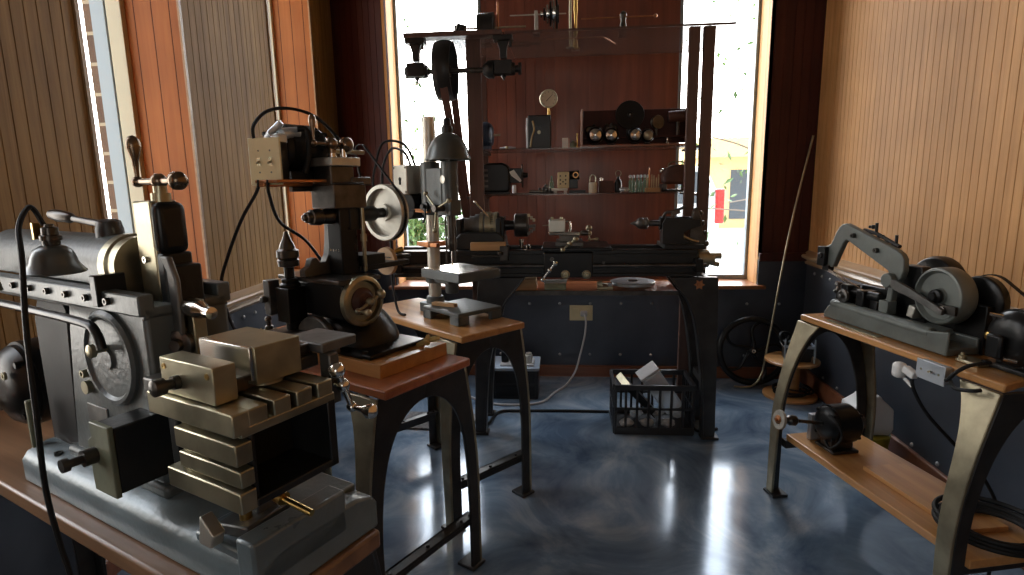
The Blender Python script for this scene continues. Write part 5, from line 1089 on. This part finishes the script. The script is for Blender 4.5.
# cords on the floor
cable('outlet_cord', 'grey cord running from the wall outlet down and along the floor', [(.155, 4.19, .487), (.165, 4.15, .46), (.16, 4.15, .36), (.13, 4.14, .22), (.09, 4.12, .08), (.02, 4.0, .012), (-.06, 3.86, .008), (-.16, 3.66, .008), (-.42, 3.62, .008), (-.60, 3.72, .008), (-.80, 3.90, .008)], .0075, 'cord', 'cord')
cable('floor_cable', 'black cable lying across the floor from the crate to the lathe left leg', [(.29, 3.53, .008), (.0, 3.53, .008), (-.25, 3.52, .008), (-.40, 3.50, .008), (-.44, 3.38, .008), (-.46, 3.30, .008), (-.56, 3.16, .008), (-.62, 3.25, .008)], .009)
cable('floor_cable', 'short black cable between the crate and the right lathe leg', [(.76, 3.37, .008), (.775, 3.27, .008), (.80, 3.24, .02), (.83, 3.25, .008), (.90, 3.30, .008)], .008)
# ------------------------------------------------------------------ outdoors
struct(MB().box(-30, 30, 4.8, 60, -.20, -.15).build('ground', 'asphalt'))
def tree(name, label, x, y, z, h, r, n, seedv, lr=.09):
    rnd = random.Random(seedv); t = thing(name, label, 'tree', (x, y, z)); mb = MB()
    mb.tube([(0, 0, 0), (.03*h, 0, h*.4), (-.02*h, .02*h, h*.75), (0, 0, h*.95)], [.035*h**.5, .03*h**.5, .02, .01], 8, smooth=3)
    tips = []
    for k in range(9):
        a = rnd.uniform(0, 2*PI); z0_ = h*rnd.uniform(.25, .85); e = V((r*math.cos(a), r*math.sin(a), z0_+h*rnd.uniform(.0, .25))); tips.append(e)
        mb.tube([(0, 0, z0_), (e.x*.5, e.y*.5, (z0_+e.z)/2+.05), tuple(e)], [.014, .01, .005], 6)
    mb.build('trunk', 'bark', t)
    bm_ = bmesh.new()
    for k in range(n):
        c0 = V((0, 0, h*rnd.uniform(.35, 1))).lerp(rnd.choice(tips), rnd.random()) + V([rnd.gauss(0, r*.28) for _ in range(3)])
        R_ = Euler([rnd.uniform(0, 6.3) for _ in range(3)]).to_matrix(); s = lr*rnd.uniform(.6, 1.2)
        bm_.faces.new([bm_.verts.new(c0+R_ @ V(q)*s) for q in ((-1, 0, 0), (0, -.45, .1), (1, 0, 0), (0, .45, .1))])
    me = bpy.data.meshes.new('foliage'); bm_.to_mesh(me); bm_.free(); me.materials.append(M['leaves']); f = bpy.data.objects.new('foliage', me); COL.objects.link(f); f.parent = t
    return t
tree('shrub', 'green bush outside the left back window behind the drill press', -1.75, 6.6, -.15, 1.35, .55, 2600, 1, .05)
tree('small_tree', 'thin tree with sparse twigs outside the right back window', 2.75, 7.0, -.15, 4.2, 1.5, 420, 5, .05)
tree('small_tree', 'sparse tree outside the left back window above the bush', -2.6, 8.5, -.15, 4.4, .8, 260, 8, .05)
o = thing('building', 'low yellow building far outside the right back window', 'building', (8.7, 20, -.15))
MB().box(-4, 6, 0, 5, 0, 2.3).build('wall', 'stucco', o); MB().box(-4.4, 6.4, -.5, 5.4, 2.3, 2.9).build('roof_fascia', 'stucco', o)
for k in range(3): MB().box(-3.2+3*k, -1.4+3*k, -.03, .02, .3, 1.9).build('window', 'dark_glass', o)
ca = thing('parked_car', 'pale parked car with a red tail light outside the right back window', 'car', (1.86, 9.75, -.15), .06)
mb = MB(); mb.prism([(-3.6, .35), (-3.65, .85), (-3.4, 1.05), (-2.6, 1.14), (-2.0, 1.66), (.0, 1.80), (.22, 1.77), (.40, 1.40), (.46, .6), (.42, .34)], 'xz', -.8, .8); mb.build('car_body', 'carwhite', ca, bev=.06, seg=3)
mb = MB(); mb.prism([(-2.4, 1.20), (-1.94, 1.60), (.0, 1.72), (.14, 1.70), (.22, 1.26)], 'xz', -.815, -.79); mb.build('side_window', 'dark_glass', ca)
MB().box(.36, .49, -.83, -.62, .95, 1.46).build('tail_light', 'tail', ca, bev=.02)
for x in (-2.9, -.25):
    for y in (-.82, .62):
        mb = MB(); mb.lathe((x, y, .32), (0, 1, 0), [(0, .18), (.02, .32), (.18, .32), (.2, .18)], 32); mb.build('wheel', 'rubber', ca)
# ------------------------------------------------------------------ daylight
wd = bpy.data.worlds.new('world'); SC.world = wd; wd.use_nodes = True
bg = wd.node_tree.nodes['Background']
N = wd.node_tree.nodes.new; Lk = wd.node_tree.links.new
tc = N('ShaderNodeTexCoord'); sx = N('ShaderNodeSeparateXYZ'); rp = N('ShaderNodeValToRGB')
Lk(tc.outputs['Generated'], sx.inputs['Vector']); Lk(sx.outputs['Z'], rp.inputs['Fac'])
rp.color_ramp.elements[0].position = 0; rp.color_ramp.elements[0].color = (1, .95, .87, 1)
rp.color_ramp.elements[1].position = .8; rp.color_ramp.elements[1].color = (.80, .88, 1, 1)
Lk(rp.outputs['Color'], bg.inputs['Color']); 
mr = N('ShaderNodeMapRange'); mr.interpolation_type = 'SMOOTHSTEP'
mr.inputs['From Min'].default_value = -.5; mr.inputs['From Max'].default_value = .45; mr.inputs['To Min'].default_value = 3.2; mr.inputs['To Max'].default_value = 14
Lk(sx.outputs['Y'], mr.inputs['Value']); Lk(mr.outputs['Result'], bg.inputs['Strength'])

def area(name, loc, rot, sx_, sy_, e, c=(1, .98, .95)):
    l = bpy.data.lights.new(name, 'AREA'); l.shape = 'RECTANGLE'; l.size = sx_; l.size_y = sy_; l.energy = e; l.color = c
    o = bpy.data.objects.new(name, l); COL.objects.link(o); o.location = loc; o.rotation_euler = rot; return o
# daylight entering through the openings
# portals: they only guide the sky light through the panes, they emit nothing themselves
def portal(loc, rot, a, b):
    o = area('window_portal', loc, rot, a, b, 1); o.data.cycles.is_portal = True
for y0, y1 in wins: portal((-2.2, (y0+y1)/2, (RZ+WT)/2), (0, -PI/2, 0), WT-RZ, y1-y0)
for x0, x1 in ((BX0, -.62), (.84, BX1)): portal(((x0+x1)/2, GY+.14, (SZ+CH)/2), (-PI/2, 0, 0), x1-x0, CH-SZ)
portal((.05, -2.78, 1.7), (PI/2, 0, 0), 1.1, 1.6)
vs = SC.view_settings
vs.view_transform = 'Standard'; vs.look = 'None'; vs.gamma = 1; vs.use_curve_mapping = False; vs.exposure = 0
SC.display_settings.display_device = 'sRGB'
SC.cycles.max_bounces = 8; SC.cycles.transparent_max_bounces = 12; SC.cycles.caustics_reflective = False; SC.cycles.caustics_refractive = False
SC.cycles.sample_clamp_indirect = 6
